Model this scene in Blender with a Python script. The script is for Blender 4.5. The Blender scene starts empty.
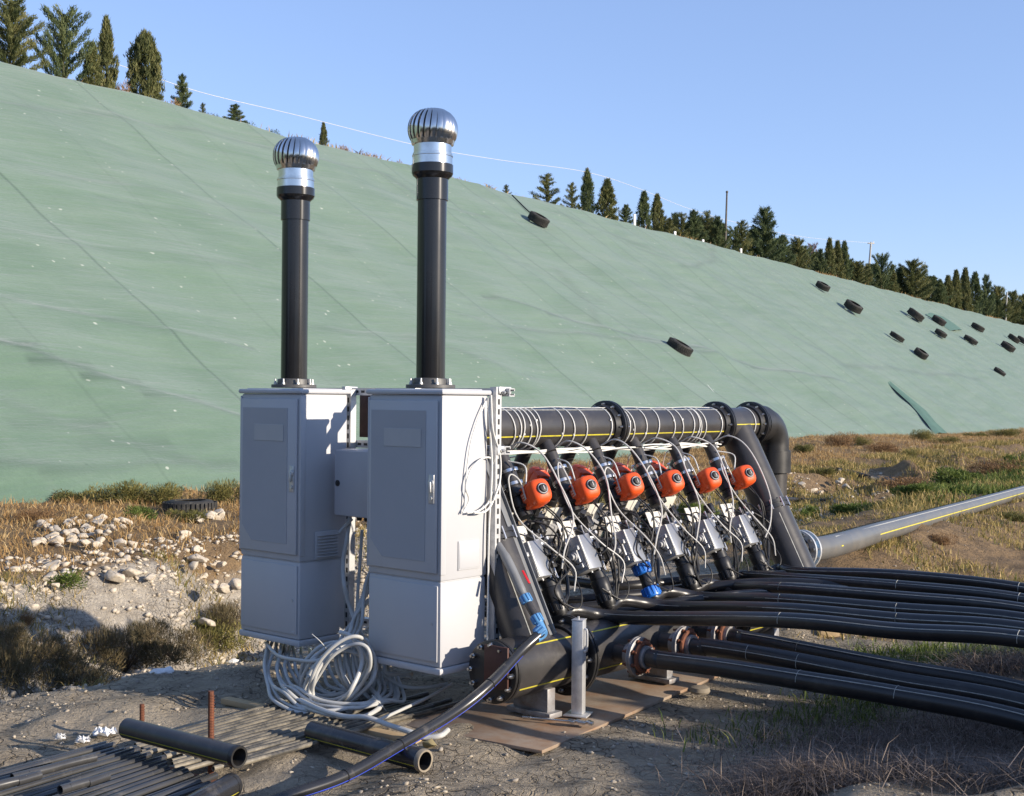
import bpy, bmesh, math, random
import numpy as np
from mathutils import Vector, Matrix, noise as mnoise

random.seed(7)
RNG = np.random.default_rng(11)
scene = bpy.context.scene
COL = scene.collection
V = Vector

# ------------------------------------------------------------------ camera model
FPX, ROLL, EYE = 1280.0, 0.009, 1.6
CAM = V((0, 0, EYE))

def ray(px, py):
    dx, dy = px - 512, py - 398
    return V(((dx + ROLL * dy) / FPX, 1.0, -(dy - ROLL * dx) / FPX))

def at(px, py, Y):
    return CAM + ray(px, py) * Y

def on_z(px, py, z):
    d = ray(px, py)
    return CAM + d * ((z - EYE) / d.z)

# local frame of the installation: a along the manifold, b along the cabinet fronts
O = V((-.336, 6.18, 0))
TH = math.radians(40.6)
UA = V((math.sin(TH), math.cos(TH), 0))
VB = V((-math.cos(TH), math.sin(TH), 0))
RZ = math.pi / 2 - TH

def W(a, b, z):
    return O + UA * a + VB * b + V((0, 0, z))

def on_b(px, py, b):
    d = ray(px, py); p0 = W(0, b, 0)
    k = (p0 - CAM).dot(VB) / d.dot(VB)
    return CAM + d * k

def on_a(px, py, a):
    d = ray(px, py); p0 = W(a, 0, 0)
    k = (p0 - CAM).dot(UA) / d.dot(UA)
    return CAM + d * k

def loc_ab(p):
    q = p - O
    return V((q.dot(UA), q.dot(VB), q.z))

# the embankment: s along its foot, t towards the slope
T0 = V((-7.0, 18.2, 0)); WS = V((.540, .8415, 0)).normalized(); NT = V((-WS.y, WS.x, 0))
ALPHA = math.radians(34.0); SLEN = 19.95
NSL = (-NT * math.sin(ALPHA) + V((0, 0, math.cos(ALPHA)))).normalized()
UPS = NT * math.cos(ALPHA) + V((0, 0, math.sin(ALPHA)))
RIDGE_T = SLEN * math.cos(ALPHA); RIDGE_Z = SLEN * math.sin(ALPHA)

def st(x, y):
    dx, dy = x - T0.x, y - T0.y
    return dx * WS.x + dy * WS.y, dx * NT.x + dy * NT.y

def from_st(s, t, z=0.0):
    return T0 + WS * s + NT * t + V((0, 0, z))

def on_slope(px, py):
    d = ray(px, py)
    k = (T0 - CAM).dot(NSL) / d.dot(NSL)
    return CAM + d * k

SUN_AZ = V((.906, -.423, 0)); SUN_EL = math.radians(16.5)

# ------------------------------------------------------------------ terrain height
def sstep(e0, e1, x):
    u = np.clip((x - e0) / (e1 - e0), 0, 1)
    return u * u * (3 - 2 * u)

_ph = RNG.uniform(0, 6.28, (24, 3)); _kk = []
for i in range(24):
    lam = [6, 4, 2.6, 1.7, 1.1, .75, .5, .34][i // 3]
    ang = RNG.uniform(0, 3.14)
    _kk.append((math.cos(ang) * 6.28 / lam, math.sin(ang) * 6.28 / lam, lam))

def wob(x, y, lo=0, hi=24):
    r = 0
    for i in range(lo, hi):
        kx, ky, lam = _kk[i]
        r = r + lam * np.sin(kx * x + ky * y + _ph[i, 0] + 1.3 * np.sin(ky * x * .7 - kx * y * .7 + _ph[i, 1]))
    return r / 10.0

def shade_bank_profile(x, y):  # unseen bank right of frame, crest and gaps shaped to shade the foreground
    r = x * SUN_AZ.x + y * SUN_AZ.y
    q = x * (-SUN_AZ.y) + y * SUN_AZ.x
    H = 2.24 + .38 * (1 - sstep(4.2, 4.8, q)) + .10 * np.sin(q * 7.3) + .09 * np.sin(q * 17 + 1) + .06 * np.sin(q * 31)
    H = H - .75 * np.exp(-((q - 4.62) / .22) ** 2) - .22 * np.exp(-((q - 7.25) / .2) ** 2)
    H = H * sstep(-14, -8, q) * (1 - sstep(8.1, 9.6, q))
    return H * np.exp(-((r - 5.9) / 1.25) ** 2)

def ground_h(x, y):
    x = np.asarray(x, float); y = np.asarray(y, float)
    s, t = st(x, y)
    amp = 1 - .5 * sstep(5, 10, s) - .36 * sstep(12, 24, s)
    wv = .35 * np.sin(s * .9) + .2 * np.sin(s * 2.3 + 1)
    d = sstep(-9.9, -8.3, t + wv * .5) * (1 - sstep(-6.7, -5.3, t + wv))
    z = -.95 * amp * d
    z = z - .10 * sstep(-10.6, -9.4, t) * (1 - sstep(-5.3, -3, t)) * amp
    z = z + .28 * np.exp(-((s - 33) / 11) ** 2) * sstep(-8, 0, t)
    z = z + .27 * (1 - .65 * sstep(1, 10, s)) * np.exp(-((t + 12.1) / .6) ** 2) * sstep(-1.6, .2, s)          # berm under the far pipe
    z = z + .20 * np.exp(-(((x - 1.75) / .75) ** 2 + ((y - 4.55) / .62) ** 2))   # brushy mound
    z = z + .16 * np.exp(-(((x - 3.0) / .6) ** 2 + ((y - 7.0) / .6) ** 2))
    inst = np.exp(-(((x - .7) / 1.6) ** 2 + ((y - 7.2) / 1.9) ** 2))
    rough = (1 - inst) * (.07 + .34 * d)
    z = z + rough * wob(x, y, 3, 24) * .5 + (.06 + .94 * (1 - inst)) * .10 * wob(x, y, 15, 24)
    dh = -(x * .6 + y * .8) - 5.0
    z = z + np.clip(dh, 0, 6) * .6 * sstep(0, 3, dh)  # added rise behind the camera, unseen, holds back sky light
    z = z + shade_bank_profile(x, y) * (1 + .03 * wob(x, y, 6, 24))
    return z

def gz(x, y):
    return float(ground_h(x, y))

def on_ground(px, py, off=0.0):
    z = 0.0
    for _ in range(25):
        p = on_z(px, py, z)
        z = .5 * z + .5 * (gz(p.x, p.y) + off)
    return on_z(px, py, z)

# ------------------------------------------------------------------ tagging and hierarchy
def tag(o, label, cat, group=None, kind=None):
    if label: o['label'] = label
    if cat: o['category'] = cat
    if group: o['group'] = group
    if kind: o['kind'] = kind
    return o

def thing(name, label, cat, loc=(0, 0, 0), rz=0.0, group=None):
    o = bpy.data.objects.new(name, None); COL.objects.link(o)
    o.location = loc; o.rotation_euler = (0, 0, rz); o.empty_display_size = .1
    return tag(o, label, cat, group)

def kids(o):
    return [c for c in bpy.data.objects if c.parent == o]

def copy_tree(o, parent=None, _kids=None):
    c = o.copy(); COL.objects.link(c)
    if parent: c.parent = parent
    for ch in kids(o): copy_tree(ch, c)
    return c

# ------------------------------------------------------------------ mesh builder
class MB:
    def __init__(self):
        self.v = []; self.f = []

    def add(self, vs, fs):
        n = len(self.v)
        self.v.extend([tuple(p) for p in vs])
        self.f.extend([tuple(i + n for i in f) for f in fs])
        return self

    def bm(self, b):
        b.verts.index_update()
        self.add([v.co.copy() for v in b.verts], [[v.index for v in f.verts] for f in b.faces])
        b.free(); return self

    def obox(self, c, ax, ay, az, bev=0.0, seg=2):
        c, ax, ay, az = V(c), V(ax), V(ay), V(az)
        b = bmesh.new()
        bmesh.ops.create_cube(b, size=2)
        sx, sy, sz = ax.length, ay.length, az.length
        for v in b.verts: v.co = V((v.co.x * sx, v.co.y * sy, v.co.z * sz))
        if bev > 0:
            bmesh.ops.bevel(b, geom=b.edges[:], offset=min(bev, sx * .9, sy * .9, sz * .9), segments=seg, profile=.5, affect='EDGES')
        m = Matrix((ax.normalized(), ay.normalized(), az.normalized())).transposed()
        flip = m.determinant() < 0
        for v in b.verts: v.co = c + m @ v.co
        if flip: bmesh.ops.reverse_faces(b, faces=b.faces[:])
        return self.bm(b)

    def box(self, x0, x1, y0, y1, z0, z1, bev=0.0, seg=2):
        return self.obox(((x0 + x1) / 2, (y0 + y1) / 2, (z0 + z1) / 2), ((x1 - x0) / 2, 0, 0), (0, (y1 - y0) / 2, 0), (0, 0, (z1 - z0) / 2), bev, seg)

    def lathe(self, base, axis, prof, n=24, caps=True):
        base, axis = V(base), V(axis).normalized()
        e1 = axis.orthogonal().normalized(); e2 = axis.cross(e1)
        vs = []; fs = []
        for (h, r) in prof:
            for i in range(n):
                a = 2 * math.pi * i / n
                vs.append(base + axis * h + (e1 * math.cos(a) + e2 * math.sin(a)) * r)
        m = len(prof)
        for j in range(m - 1):
            for i in range(n):
                k = (i + 1) % n
                fs.append((j * n + i, j * n + k, (j + 1) * n + k, (j + 1) * n + i))
        if caps:
            fs.append(tuple(reversed(range(n)))); fs.append(tuple((m - 1) * n + i for i in range(n)))
        return self.add(vs, fs)

    def cyl(self, p0, p1, r, r2=None, n=20, caps=True):
        p0, p1 = V(p0), V(p1)
        return self.lathe(p0, p1 - p0, [(0, r), ((p1 - p0).length, r if r2 is None else r2)], n, caps)

    def hollow(self, p0, p1, r, ri, n=24):
        p0, p1 = V(p0), V(p1); L = (p1 - p0).length
        return self.lathe(p0, p1 - p0, [(0.001, ri), (0, r), (L, r), (L - .001, ri), (0.001, ri)], n, False)

    def tube(self, pts, r, n=8, sub=6, caps=True, rfun=None, hollow=None, offs=None):
        pts = [V(p) for p in pts]
        if sub > 1 and len(pts) > 2:
            q = []
            P = [pts[0] * 2 - pts[1]] + pts + [pts[-1] * 2 - pts[-2]]
            for i in range(1, len(P) - 2):
                p0, p1, p2, p3 = P[i - 1], P[i], P[i + 1], P[i + 2]
                for k in range(sub):
                    u = k / sub
                    q.append(.5 * ((2 * p1) + (p2 - p0) * u + (2 * p0 - 5 * p1 + 4 * p2 - p3) * u * u + (3 * p1 - p0 - 3 * p2 + p3) * u ** 3))
            q.append(pts[-1]); pts = q
        if offs is not None: pts = [p + offs for p in pts]
        m = len(pts); vs = []; fs = []
        t = (pts[1] - pts[0]).normalized(); e1 = t.orthogonal().normalized()
        for j, p in enumerate(pts):
            t = (pts[min(j + 1, m - 1)] - pts[max(j - 1, 0)])
            t = t.normalized() if t.length > 1e-9 else V((0, 0, 1))
            e1 = (e1 - t * e1.dot(t)).normalized(); e2 = t.cross(e1)
            rr = r if rfun is None else r * rfun(j / (m - 1))
            for i in range(n):
                a = 2 * math.pi * i / n
                vs.append(p + (e1 * math.cos(a) + e2 * math.sin(a)) * rr)
        for j in range(m - 1):
            for i in range(n):
                k = (i + 1) % n
                fs.append((j * n + i, j * n + k, (j + 1) * n + k, (j + 1) * n + i))
        if caps:
            fs.append(tuple(reversed(range(n)))); fs.append(tuple((m - 1) * n + i for i in range(n)))
        return self.add(vs, fs)

    def ring(self, c, axis, R, r, n=32, m=8, a0=0, a1=2 * math.pi, e1=None):
        c, axis = V(c), V(axis).normalized()
        e1 = V(e1) if e1 else axis.orthogonal().normalized(); e2 = axis.cross(e1)
        full = abs(a1 - a0) > 6.28
        pts = []
        k = n if full else n + 1
        vs = []; fs = []
        for j in range(k):
            a = a0 + (a1 - a0) * j / n
            d = e1 * math.cos(a) + e2 * math.sin(a)
            for i in range(m):
                b = 2 * math.pi * i / m
                vs.append(c + d * (R + r * math.cos(b)) + axis * (r * math.sin(b)))
        for j in range(k if full else k - 1):
            jj = (j + 1) % k
            for i in range(m):
                ii = (i + 1) % m
                fs.append((j * m + i, jj * m + i, jj * m + ii, j * m + ii))
        return self.add(vs, fs)

    def mesh(self, name, mat, angle=35, smooth=True):
        me = bpy.data.meshes.new(name)
        me.from_pydata(self.v, [], self.f); me.validate(); me.update()
        me.materials.append(mat)
        if smooth:
            me.polygons.foreach_set('use_smooth', [True] * len(me.polygons))
            me.set_sharp_from_angle(angle=math.radians(angle))
        return me

    def build(self, name, mat, parent=None, angle=35, smooth=True):
        me = self.mesh(name, mat, angle, smooth)
        o = bpy.data.objects.new(name, me); COL.objects.link(o)
        if parent: o.parent = parent
        return o

    def solo(self, name, mat, label, cat, group=None, kind=None, angle=35, smooth=True):
        """a top-level thing that is one mesh, its origin at the middle of its underside"""
        a = np.array(self.v); c = (a.min(0) + a.max(0)) / 2; c[2] = a[:, 2].min()
        self.v = [tuple(p) for p in (a - c)]
        o = self.build(name, mat, None, angle, smooth); o.location = c
        return tag(o, label, cat, group, kind)

    def into(self, root, name, mat, angle=35):
        """world coordinates -> part of an unrotated root"""
        l = root.location
        self.v = [(p[0] - l.x, p[1] - l.y, p[2] - l.z) for p in self.v]
        return self.build(name, mat, root, angle)

def np_mesh(name, verts, faces, mat, smooth=False, rnd=None):
    """verts (N,3), faces (M,k) arrays; rnd: a 0..1 number per vertex, kept as attribute 'rnd'"""
    me = bpy.data.meshes.new(name)
    k = faces.shape[1]; M = len(faces)
    me.vertices.add(len(verts)); me.vertices.foreach_set('co', np.ascontiguousarray(verts, dtype=np.float32).ravel())
    me.loops.add(M * k); me.loops.foreach_set('vertex_index', np.ascontiguousarray(faces, dtype=np.int32).ravel())
    me.polygons.add(M); me.polygons.foreach_set('loop_start', np.arange(0, M * k, k, dtype=np.int32))
    me.polygons.foreach_set('loop_total', np.full(M, k, dtype=np.int32))
    me.update(calc_edges=True)
    if smooth: me.polygons.foreach_set('use_smooth', np.ones(M, dtype=bool))
    if rnd is not None:
        at_ = me.attributes.new('rnd', 'FLOAT', 'POINT'); at_.data.foreach_set('value', np.ascontiguousarray(rnd, dtype=np.float32))
    me.materials.append(mat)
    return me

def link(name, me, parent=None, loc=None):
    o = bpy.data.objects.new(name, me); COL.objects.link(o)
    if parent: o.parent = parent
    if loc is not None: o.location = loc
    return o

# ------------------------------------------------------------------ materials
def new_mat(name):
    m = bpy.data.materials.new(name); m.use_nodes = True
    nt = m.node_tree
    return m, nt, nt.nodes, nt.links, nt.nodes['Principled BSDF']

def col(c): return (c[0], c[1], c[2], 1)

def nnoise(nt, scale, detail=4, rough=.55, coord='Object', vec=None):
    n = nt.nodes.new('ShaderNodeTexNoise'); n.inputs['Scale'].default_value = scale
    n.inputs['Detail'].default_value = detail; n.inputs['Roughness'].default_value = rough
    if vec is None:
        t = nt.nodes.new('ShaderNodeTexCoord'); vec = t.outputs[coord]
    nt.links.new(vec, n.inputs['Vector'])
    return n

def ramp(nt, src, p0, p1, c0=(0, 0, 0), c1=(1, 1, 1)):
    r = nt.nodes.new('ShaderNodeValToRGB')
    r.color_ramp.elements[0].position = p0; r.color_ramp.elements[0].color = col(c0)
    r.color_ramp.elements[1].position = p1; r.color_ramp.elements[1].color = col(c1)
    nt.links.new(src, r.inputs['Fac'])
    return r

def mixc(nt, fac, a, b, mode='MIX'):
    m = nt.nodes.new('ShaderNodeMix'); m.data_type = 'RGBA'; m.blend_type = mode
    for sock, val in ((m.inputs['Factor'], fac), (m.inputs['A'] if False else m.inputs[6], a), (m.inputs[7], b)):
        if hasattr(val, 'links') or hasattr(val, 'is_linked'): nt.links.new(val, sock)
        elif isinstance(val, (tuple, list)): sock.default_value = col(val)
        else: sock.default_value = val
    return m.outputs[2]

def math_n(nt, op, a, b=None, c=None):
    m = nt.nodes.new('ShaderNodeMath'); m.operation = op
    for i, v in enumerate((a, b, c)):
        if v is None: continue
        if hasattr(v, 'is_linked'): nt.links.new(v, m.inputs[i])
        else: m.inputs[i].default_value = v
    return m.outputs[0]

def bump(nt, h, strength, dist, bsdf):
    b = nt.nodes.new('ShaderNodeBump'); b.inputs['Strength'].default_value = strength; b.inputs['Distance'].default_value = dist
    nt.links.new(h, b.inputs['Height']); nt.links.new(b.outputs['Normal'], bsdf.inputs['Normal'])
    return b

def pm(name, c1, c2=None, scale=6, rough=.5, metal=0.0, spec=.5, bmp=0.0, bscale=60, rvar=.12, dust=None, dscale=9, dlo=.52, dhi=.75):
    """a plain procedural surface: two colours mixed by noise, roughness variation, optional dust blotches and bump"""
    m, nt, N, L, P = new_mat(name)
    c2 = c2 or tuple(x * .8 for x in c1)
    n = nnoise(nt, scale, 6, .6)
    out = mixc(nt, ramp(nt, n.outputs['Fac'], .35, .68).outputs['Color'], c1, c2)
    rr = math_n(nt, 'MULTIPLY_ADD', n.outputs['Fac'], rvar * 2, rough - rvar)
    if dust:
        d = nnoise(nt, dscale, 8, .7)
        dr = ramp(nt, d.outputs['Fac'], dlo, dhi)
        out = mixc(nt, dr.outputs['Color'], out, dust)
        rr = math_n(nt, 'MAXIMUM', rr, math_n(nt, 'MULTIPLY', dr.outputs['Color'], .8))
    L.new(out, P.inputs['Base Color']); L.new(rr, P.inputs['Roughness'])
    P.inputs['Metallic'].default_value = metal
    P.inputs['Specular IOR Level'].default_value = spec
    if bmp:
        bump(nt, nnoise(nt, bscale, 4, .6).outputs['Fac'], bmp, .004, P)
    return m

def leafmat(name, ca, cb, trans=.25, rough=.65, cc=None):
    """foliage / grass: colour from the per-leaf random number kept in the mesh"""
    m, nt, N, L, P = new_mat(name)
    a = N.new('ShaderNodeAttribute'); a.attribute_name = 'rnd'
    r = ramp(nt, a.outputs['Fac'], 0.0, 1.0, ca, cb)
    if cc:
        e = r.color_ramp.elements.new(.55); e.color = col(cc)
    L.new(r.outputs['Color'], P.inputs['Base Color'])
    P.inputs['Roughness'].default_value = rough; P.inputs['Specular IOR Level'].default_value = .25
    if trans > 0:
        tr = N.new('ShaderNodeBsdfTranslucent'); L.new(r.outputs['Color'], tr.inputs['Color'])
        mx = N.new('ShaderNodeMixShader'); mx.inputs['Fac'].default_value = trans
        out = [n for n in N if n.type == 'OUTPUT_MATERIAL'][0]
        L.new(P.outputs[0], mx.inputs[1]); L.new(tr.outputs[0], mx.inputs[2]); L.new(mx.outputs[0], out.inputs['Surface'])
    return m

M = {}
M['hdpe'] = pm('black polyethylene', (.033, .031, .031), (.047, .043, .041), 5, .36, spec=.5, dust=(.12, .104, .086), dscale=7, dlo=.55, dhi=.92, bmp=.06, bscale=25)
M['hdpe_dark'] = pm('black polyethylene fittings', (.012, .012, .013), (.022, .021, .021), 9, .4, spec=.5, dust=(.06, .055, .05), dscale=14, dlo=.6, dhi=.95)
M['hose'] = pm('black hose', (.014, .014, .016), (.022, .021, .022), 3, .33, spec=.5, dust=(.075, .068, .06), dscale=5, dlo=.56, dhi=.9)
M['pipe_new'] = pm('shiny black pipe', (.02, .02, .022), (.03, .03, .031), 4, .26, spec=.6, dust=(.16, .14, .115), dscale=8, dlo=.55, dhi=.85)
M['vent_pipe'] = pm('glossy vent pipe', (.011, .011, .012), (.016, .015, .015), 4, .17, spec=.5, rvar=.03, dust=(.05, .045, .04), dscale=9, dlo=.7, dhi=1.1)
M['stripe_y'] = pm('yellow stripe', (.62, .55, .04), (.45, .38, .05), 30, .5)
M['stripe_w'] = pm('pale stripe', (.5, .5, .46), (.3, .3, .27), 30, .5)
M['stripe_b'] = pm('blue stripe', (.02, .05, .55), (.03, .07, .4), 30, .4)
M['cab'] = pm('grey polyester cabinet', (.465, .468, .482), (.445, .448, .462), 3, .5, spec=.4, dust=(.37, .345, .31), dscale=4, dlo=.60, dhi=1.0, bmp=.03, bscale=120)
M['cab_panel'] = pm('ribbed grey door panel', (.365, .372, .395), (.35, .357, .38), 4, .55, spec=.35, bmp=.15, bscale=260)
M['cab_label'] = pm('pale plate', (.42, .42, .43), (.40, .40, .41), 8, .45)
M['box_grey'] = pm('powder coated box', (.385, .39, .42), (.36, .365, .39), 5, .45, spec=.4)
M['galv'] = pm('galvanised steel', (.62, .62, .62), (.46, .465, .47), 26, .45, .55, bmp=.08, bscale=50)
M['steel'] = pm('bright steel', (.66, .66, .66), (.5, .5, .5), 20, .28, 1.0, rvar=.08)
M['stain'] = pm('stainless sheet', (.72, .71, .70), (.6, .59, .58), 12, .2, 1.0, rvar=.07)
M['dullsteel'] = pm('dull sheet steel', (.36, .37, .39), (.28, .29, .31), 9, .38, .6)
M['flange_grey'] = pm('grey plastic flange', (.075, .073, .072), (.05, .05, .05), 9, .5, dust=(.14, .13, .115), dscale=12)
M['cream'] = pm('cream painted plate', (.66, .64, .58), (.58, .56, .51), 8, .45, spec=.4)
M['print'] = pm('pale printing', (.72, .52, .45), (.66, .46, .4), 30, .6)
M['alu'] = pm('grey cast aluminium', (.50, .50, .50), (.42, .42, .42), 14, .42, .35, bmp=.08, bscale=70)
M['rust'] = pm('rusty steel', (.19, .065, .03), (.10, .04, .025), 18, .85, .1, bmp=.5, bscale=90)
M['rustplate'] = pm('brown primed steel', (.085, .03, .022), (.055, .022, .017), 9, .6, .1, bmp=.1, bscale=60)
M['flange_gz'] = pm('weathered flange', (.33, .33, .34), (.22, .2, .19), 22, .55, .5, dust=(.2, .1, .06), dscale=20, dlo=.55, dhi=.75)
M['orange'] = pm('orange actuator paint', (.80, .098, .014), (.74, .084, .013), 8, .45, spec=.5, dust=(.45, .12, .06), dscale=12, dlo=.65, dhi=1.0)
M['orange_label'] = pm('faded label', (.66, .10, .03), (.60, .09, .03), 40, .6)
M['redplastic'] = pm('red plastic', (.5, .012, .015), (.4, .012, .015), 10, .35)
M['blue'] = pm('blue coupling plastic', (.018, .17, .62), (.02, .14, .5), 9, .38)
M['paleblue'] = pm('pale blue coupling plastic', (.09, .27, .52), (.08, .22, .44), 9, .42)
M['greyplastic'] = pm('grey pvc', (.19, .195, .20), (.15, .155, .16), 10, .4)
M['black'] = pm('black rubber', (.01, .01, .011), (.018, .017, .017), 12, .55)
M['cable_w'] = pm('white cable', (.72, .71, .67), (.60, .59, .55), 10, .42)
M['conduit_w'] = pm('dull white tube', (.56, .55, .52), (.46, .455, .43), 10, .45)
M['conduit'] = pm('light grey conduit', (.50, .50, .485), (.42, .42, .40), 8, .4, dust=(.34, .30, .25), dscale=6, dlo=.58, dhi=.9)
M['tyre'] = pm('tyre rubber', (.026, .025, .024), (.042, .04, .037), 8, .8, spec=.3, dust=(.11, .105, .09), dscale=10)
M['plywood'] = pm('muddy formwork board', (.26, .145, .075), (.18, .105, .06), 4, .75, bmp=.2, bscale=40, dust=(.30, .245, .185), dscale=3.5, dlo=.36, dhi=.66)
M['pipe_far'] = pm('weathered grey black pipe', (.10, .10, .10), (.13, .128, .122), 4, .42, dust=(.17, .15, .125), dscale=5, dlo=.5, dhi=.85)
M['timber'] = pm('pale timber', (.42, .31, .18), (.32, .23, .13), 7, .8, bmp=.4, bscale=30)
M['ringtan'] = pm('dusty pipe end', (.30, .25, .18), (.2, .17, .13), 14, .8)
M['white'] = pm('white plastic sheet', (.7, .7, .7), (.58, .58, .57), 7, .5, bmp=.4, bscale=14)
M['rock'] = pm('limestone rubble', (.56, .49, .395), (.38, .32, .24), 5, .9, spec=.2, bmp=.6, bscale=16)
M['wood_pole'] = pm('weathered pole', (.14, .12, .10), (.09, .08, .07), 6, .85, bmp=.3, bscale=25)
M['pole_pale'] = pm('pale concrete pole', (.42, .41, .38), (.33, .32, .3), 6, .8)
M['bark'] = pm('bark', (.09, .065, .045), (.05, .038, .028), 12, .9, bmp=.6, bscale=30)
M['wire'] = pm('pale wire', (.62, .62, .62), (.55, .55, .55), 5, .4)
M['net_dark'] = pm('dark netting', (.075, .148, .115), (.06, .12, .095), 3, .8, bmp=.5, bscale=10)
M['bluetarp'] = pm('blue sheet', (.06, .15, .33), (.04, .11, .24), 4, .6, bmp=.4, bscale=9)
M['cyp'] = leafmat('cypress foliage', (.055, .07, .024), (.24, .22, .085), .25, cc=(.125, .135, .05))
M['conif'] = leafmat('conifer foliage', (.05, .074, .034), (.20, .22, .09), .25, cc=(.10, .13, .055))
M['brownleaf'] = leafmat('dry brown foliage', (.14, .075, .035), (.36, .22, .10), .2)
M['pinktwig'] = leafmat('bare pinkish twigs', (.16, .105, .10), (.30, .20, .19), .1)
M['scrub'] = leafmat('scrub foliage', (.07, .075, .022), (.30, .24, .08), .25, cc=(.16, .15, .045))
M['darkscrub'] = leafmat('dark ditch scrub', (.06, .055, .028), (.27, .19, .11), .25, cc=(.14, .115, .06))
M['greenweed'] = leafmat('green weeds', (.05, .085, .016), (.22, .25, .06), .3, cc=(.12, .16, .035))
M['drygrass'] = leafmat('dry grass', (.24, .13, .045), (.60, .44, .22), .3, cc=(.44, .28, .115))
M['mixgrass'] = leafmat('mixed grass', (.10, .12, .03), (.54, .40, .17), .3, cc=(.34, .25, .085))
M['straw'] = leafmat('straw litter', (.30, .22, .12), (.58, .47, .30), .2)
M['deadbrush'] = leafmat('dead brush', (.09, .072, .062), (.33, .26, .21), .15, cc=(.19, .15, .125))
SKY, SUN, EXPO = .15, 4.3, .76
# ------------------------------------------------------------------ ground and embankment
def ground_material():
    m, nt, N, L, P = new_mat('ground soil')
    def attr(n):
        a = N.new('ShaderNodeAttribute'); a.attribute_name = n; return a.outputs['Fac']
    n1 = nnoise(nt, 1.3, 8, .62); n2 = nnoise(nt, 7, 8, .65); n3 = nnoise(nt, 45, 5, .7)
    mud = mixc(nt, ramp(nt, n1.outputs['Fac'], .36, .62).outputs['Color'], (.46, .39, .295), (.30, .25, .185))
    mud = mixc(nt, ramp(nt, n2.outputs['Fac'], .42, .72).outputs['Color'], mud, (.55, .465, .345))
    bank = mixc(nt, ramp(nt, n2.outputs['Fac'], .38, .64).outputs['Color'], (.34, .225, .115), (.22, .15, .085))
    dit = mixc(nt, ramp(nt, n2.outputs['Fac'], .35, .65).outputs['Color'], (.58, .52, .43), (.38, .33, .265))
    edge = math_n(nt, 'MULTIPLY_ADD', math_n(nt, 'SUBTRACT', n2.outputs['Fac'], .5), .9, attr('bank'))
    c = mixc(nt, ramp(nt, edge, .35, .6).outputs['Color'], mud, bank)
    edge2 = math_n(nt, 'MULTIPLY_ADD', math_n(nt, 'SUBTRACT', n1.outputs['Fac'], .5), .8, attr('ditch'))
    c = mixc(nt, ramp(nt, edge2, .3, .55).outputs['Color'], c, dit)
    c = mixc(nt, ramp(nt, n3.outputs['Fac'], .3, .75).outputs['Color'], mixc(nt, .35, c, (.06, .05, .04)), c)
    c = mixc(nt, attr('blocker_hill'), c, (.045, .042, .024))  # dark colour of the added unseen rise that blocks sky light
    # dried mud cracks
    tc = N.new('ShaderNodeTexCoord')
    wv = N.new('ShaderNodeVectorMath'); wv.operation = 'MULTIPLY_ADD'
    wn = nnoise(nt, 5, 3, .5); L.new(wn.outputs['Color'], wv.inputs[0]); wv.inputs[1].default_value = (.30, .30, .1); L.new(tc.outputs['Object'], wv.inputs[2])
    vo = N.new('ShaderNodeTexVoronoi'); vo.feature = 'DISTANCE_TO_EDGE'; vo.inputs['Scale'].default_value = 13
    L.new(wv.outputs[0], vo.inputs['Vector'])
    crk = ramp(nt, vo.outputs['Distance'], .0, .045)
    cm = math_n(nt, 'MULTIPLY', math_n(nt, 'SUBTRACT', 1.0, crk.outputs['Color']), ramp(nt, n1.outputs['Fac'], .42, .58).outputs['Color'])
    cm = math_n(nt, 'MULTIPLY', cm, math_n(nt, 'SUBTRACT', 1.0, attr('bank')))
    c = mixc(nt, math_n(nt, 'MULTIPLY', cm, .8), c, (.05, .042, .034))
    L.new(c, P.inputs['Base Color']); P.inputs['Roughness'].default_value = .92; P.inputs['Specular IOR Level'].default_value = .2
    h = math_n(nt, 'ADD', math_n(nt, 'MULTIPLY', n2.outputs['Fac'], 1.0), math_n(nt, 'MULTIPLY', n3.outputs['Fac'], .35))
    h = math_n(nt, 'SUBTRACT', h, math_n(nt, 'MULTIPLY', cm, .45))
    bump(nt, h, 1.0, .09, P)
    return m

def axis(segs):
    out = []
    for a, b, d in segs:
        k = max(1, int(round((b - a) / d))); out.extend(list(a + (b - a) * np.arange(k) / k))
    out.append(segs[-1][1]); return np.array(out)

def grid_faces(nx, ny):
    i = np.arange(nx - 1); j = np.arange(ny - 1)
    I, J = np.meshgrid(i, j, indexing='ij')
    a = (I * ny + J).ravel()
    return np.stack([a, a + ny, a + ny + 1, a + 1], 1)

gx = axis([(-400, -60, 40), (-60, -16, 4), (-16, -8, .25), (-8, 4.2, .055), (4.2, 13, .13), (13, 30, .5), (30, 70, 4), (70, 500, 40)])
gy = axis([(-200, -40, 40), (-40, -8, 3), (-8, 3.5, .16), (3.5, 13.5, .055), (13.5, 22, .12), (22, 60, .45), (60, 140, 3), (140, 700, 40)])
GX, GY = np.meshgrid(gx, gy, indexing='ij')
GZ = ground_h(GX, GY)
S_, T_ = st(GX, GY)
GZ = np.where(T_ > 1.0, np.minimum(GZ, -.15), GZ)
gme = np_mesh('ground', np.stack([GX.ravel(), GY.ravel(), GZ.ravel()], 1), grid_faces(len(gx), len(gy)), ground_material(), True)
bank_a = np.maximum(sstep(-6.3, -5.0, T_), np.maximum(sstep(6.5, 9, S_), sstep(1.5, 2.5, GX) * sstep(8.0, 9.4, GY)) * .85)
bank_a = np.maximum(bank_a, .8 * (shade_bank_profile(GX, GY) > .3))
dit_a = sstep(-9.3, -8.2, T_) * (1 - sstep(-5.9, -4.9, T_)) * (1 - .75 * sstep(9, 15, S_))
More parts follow.
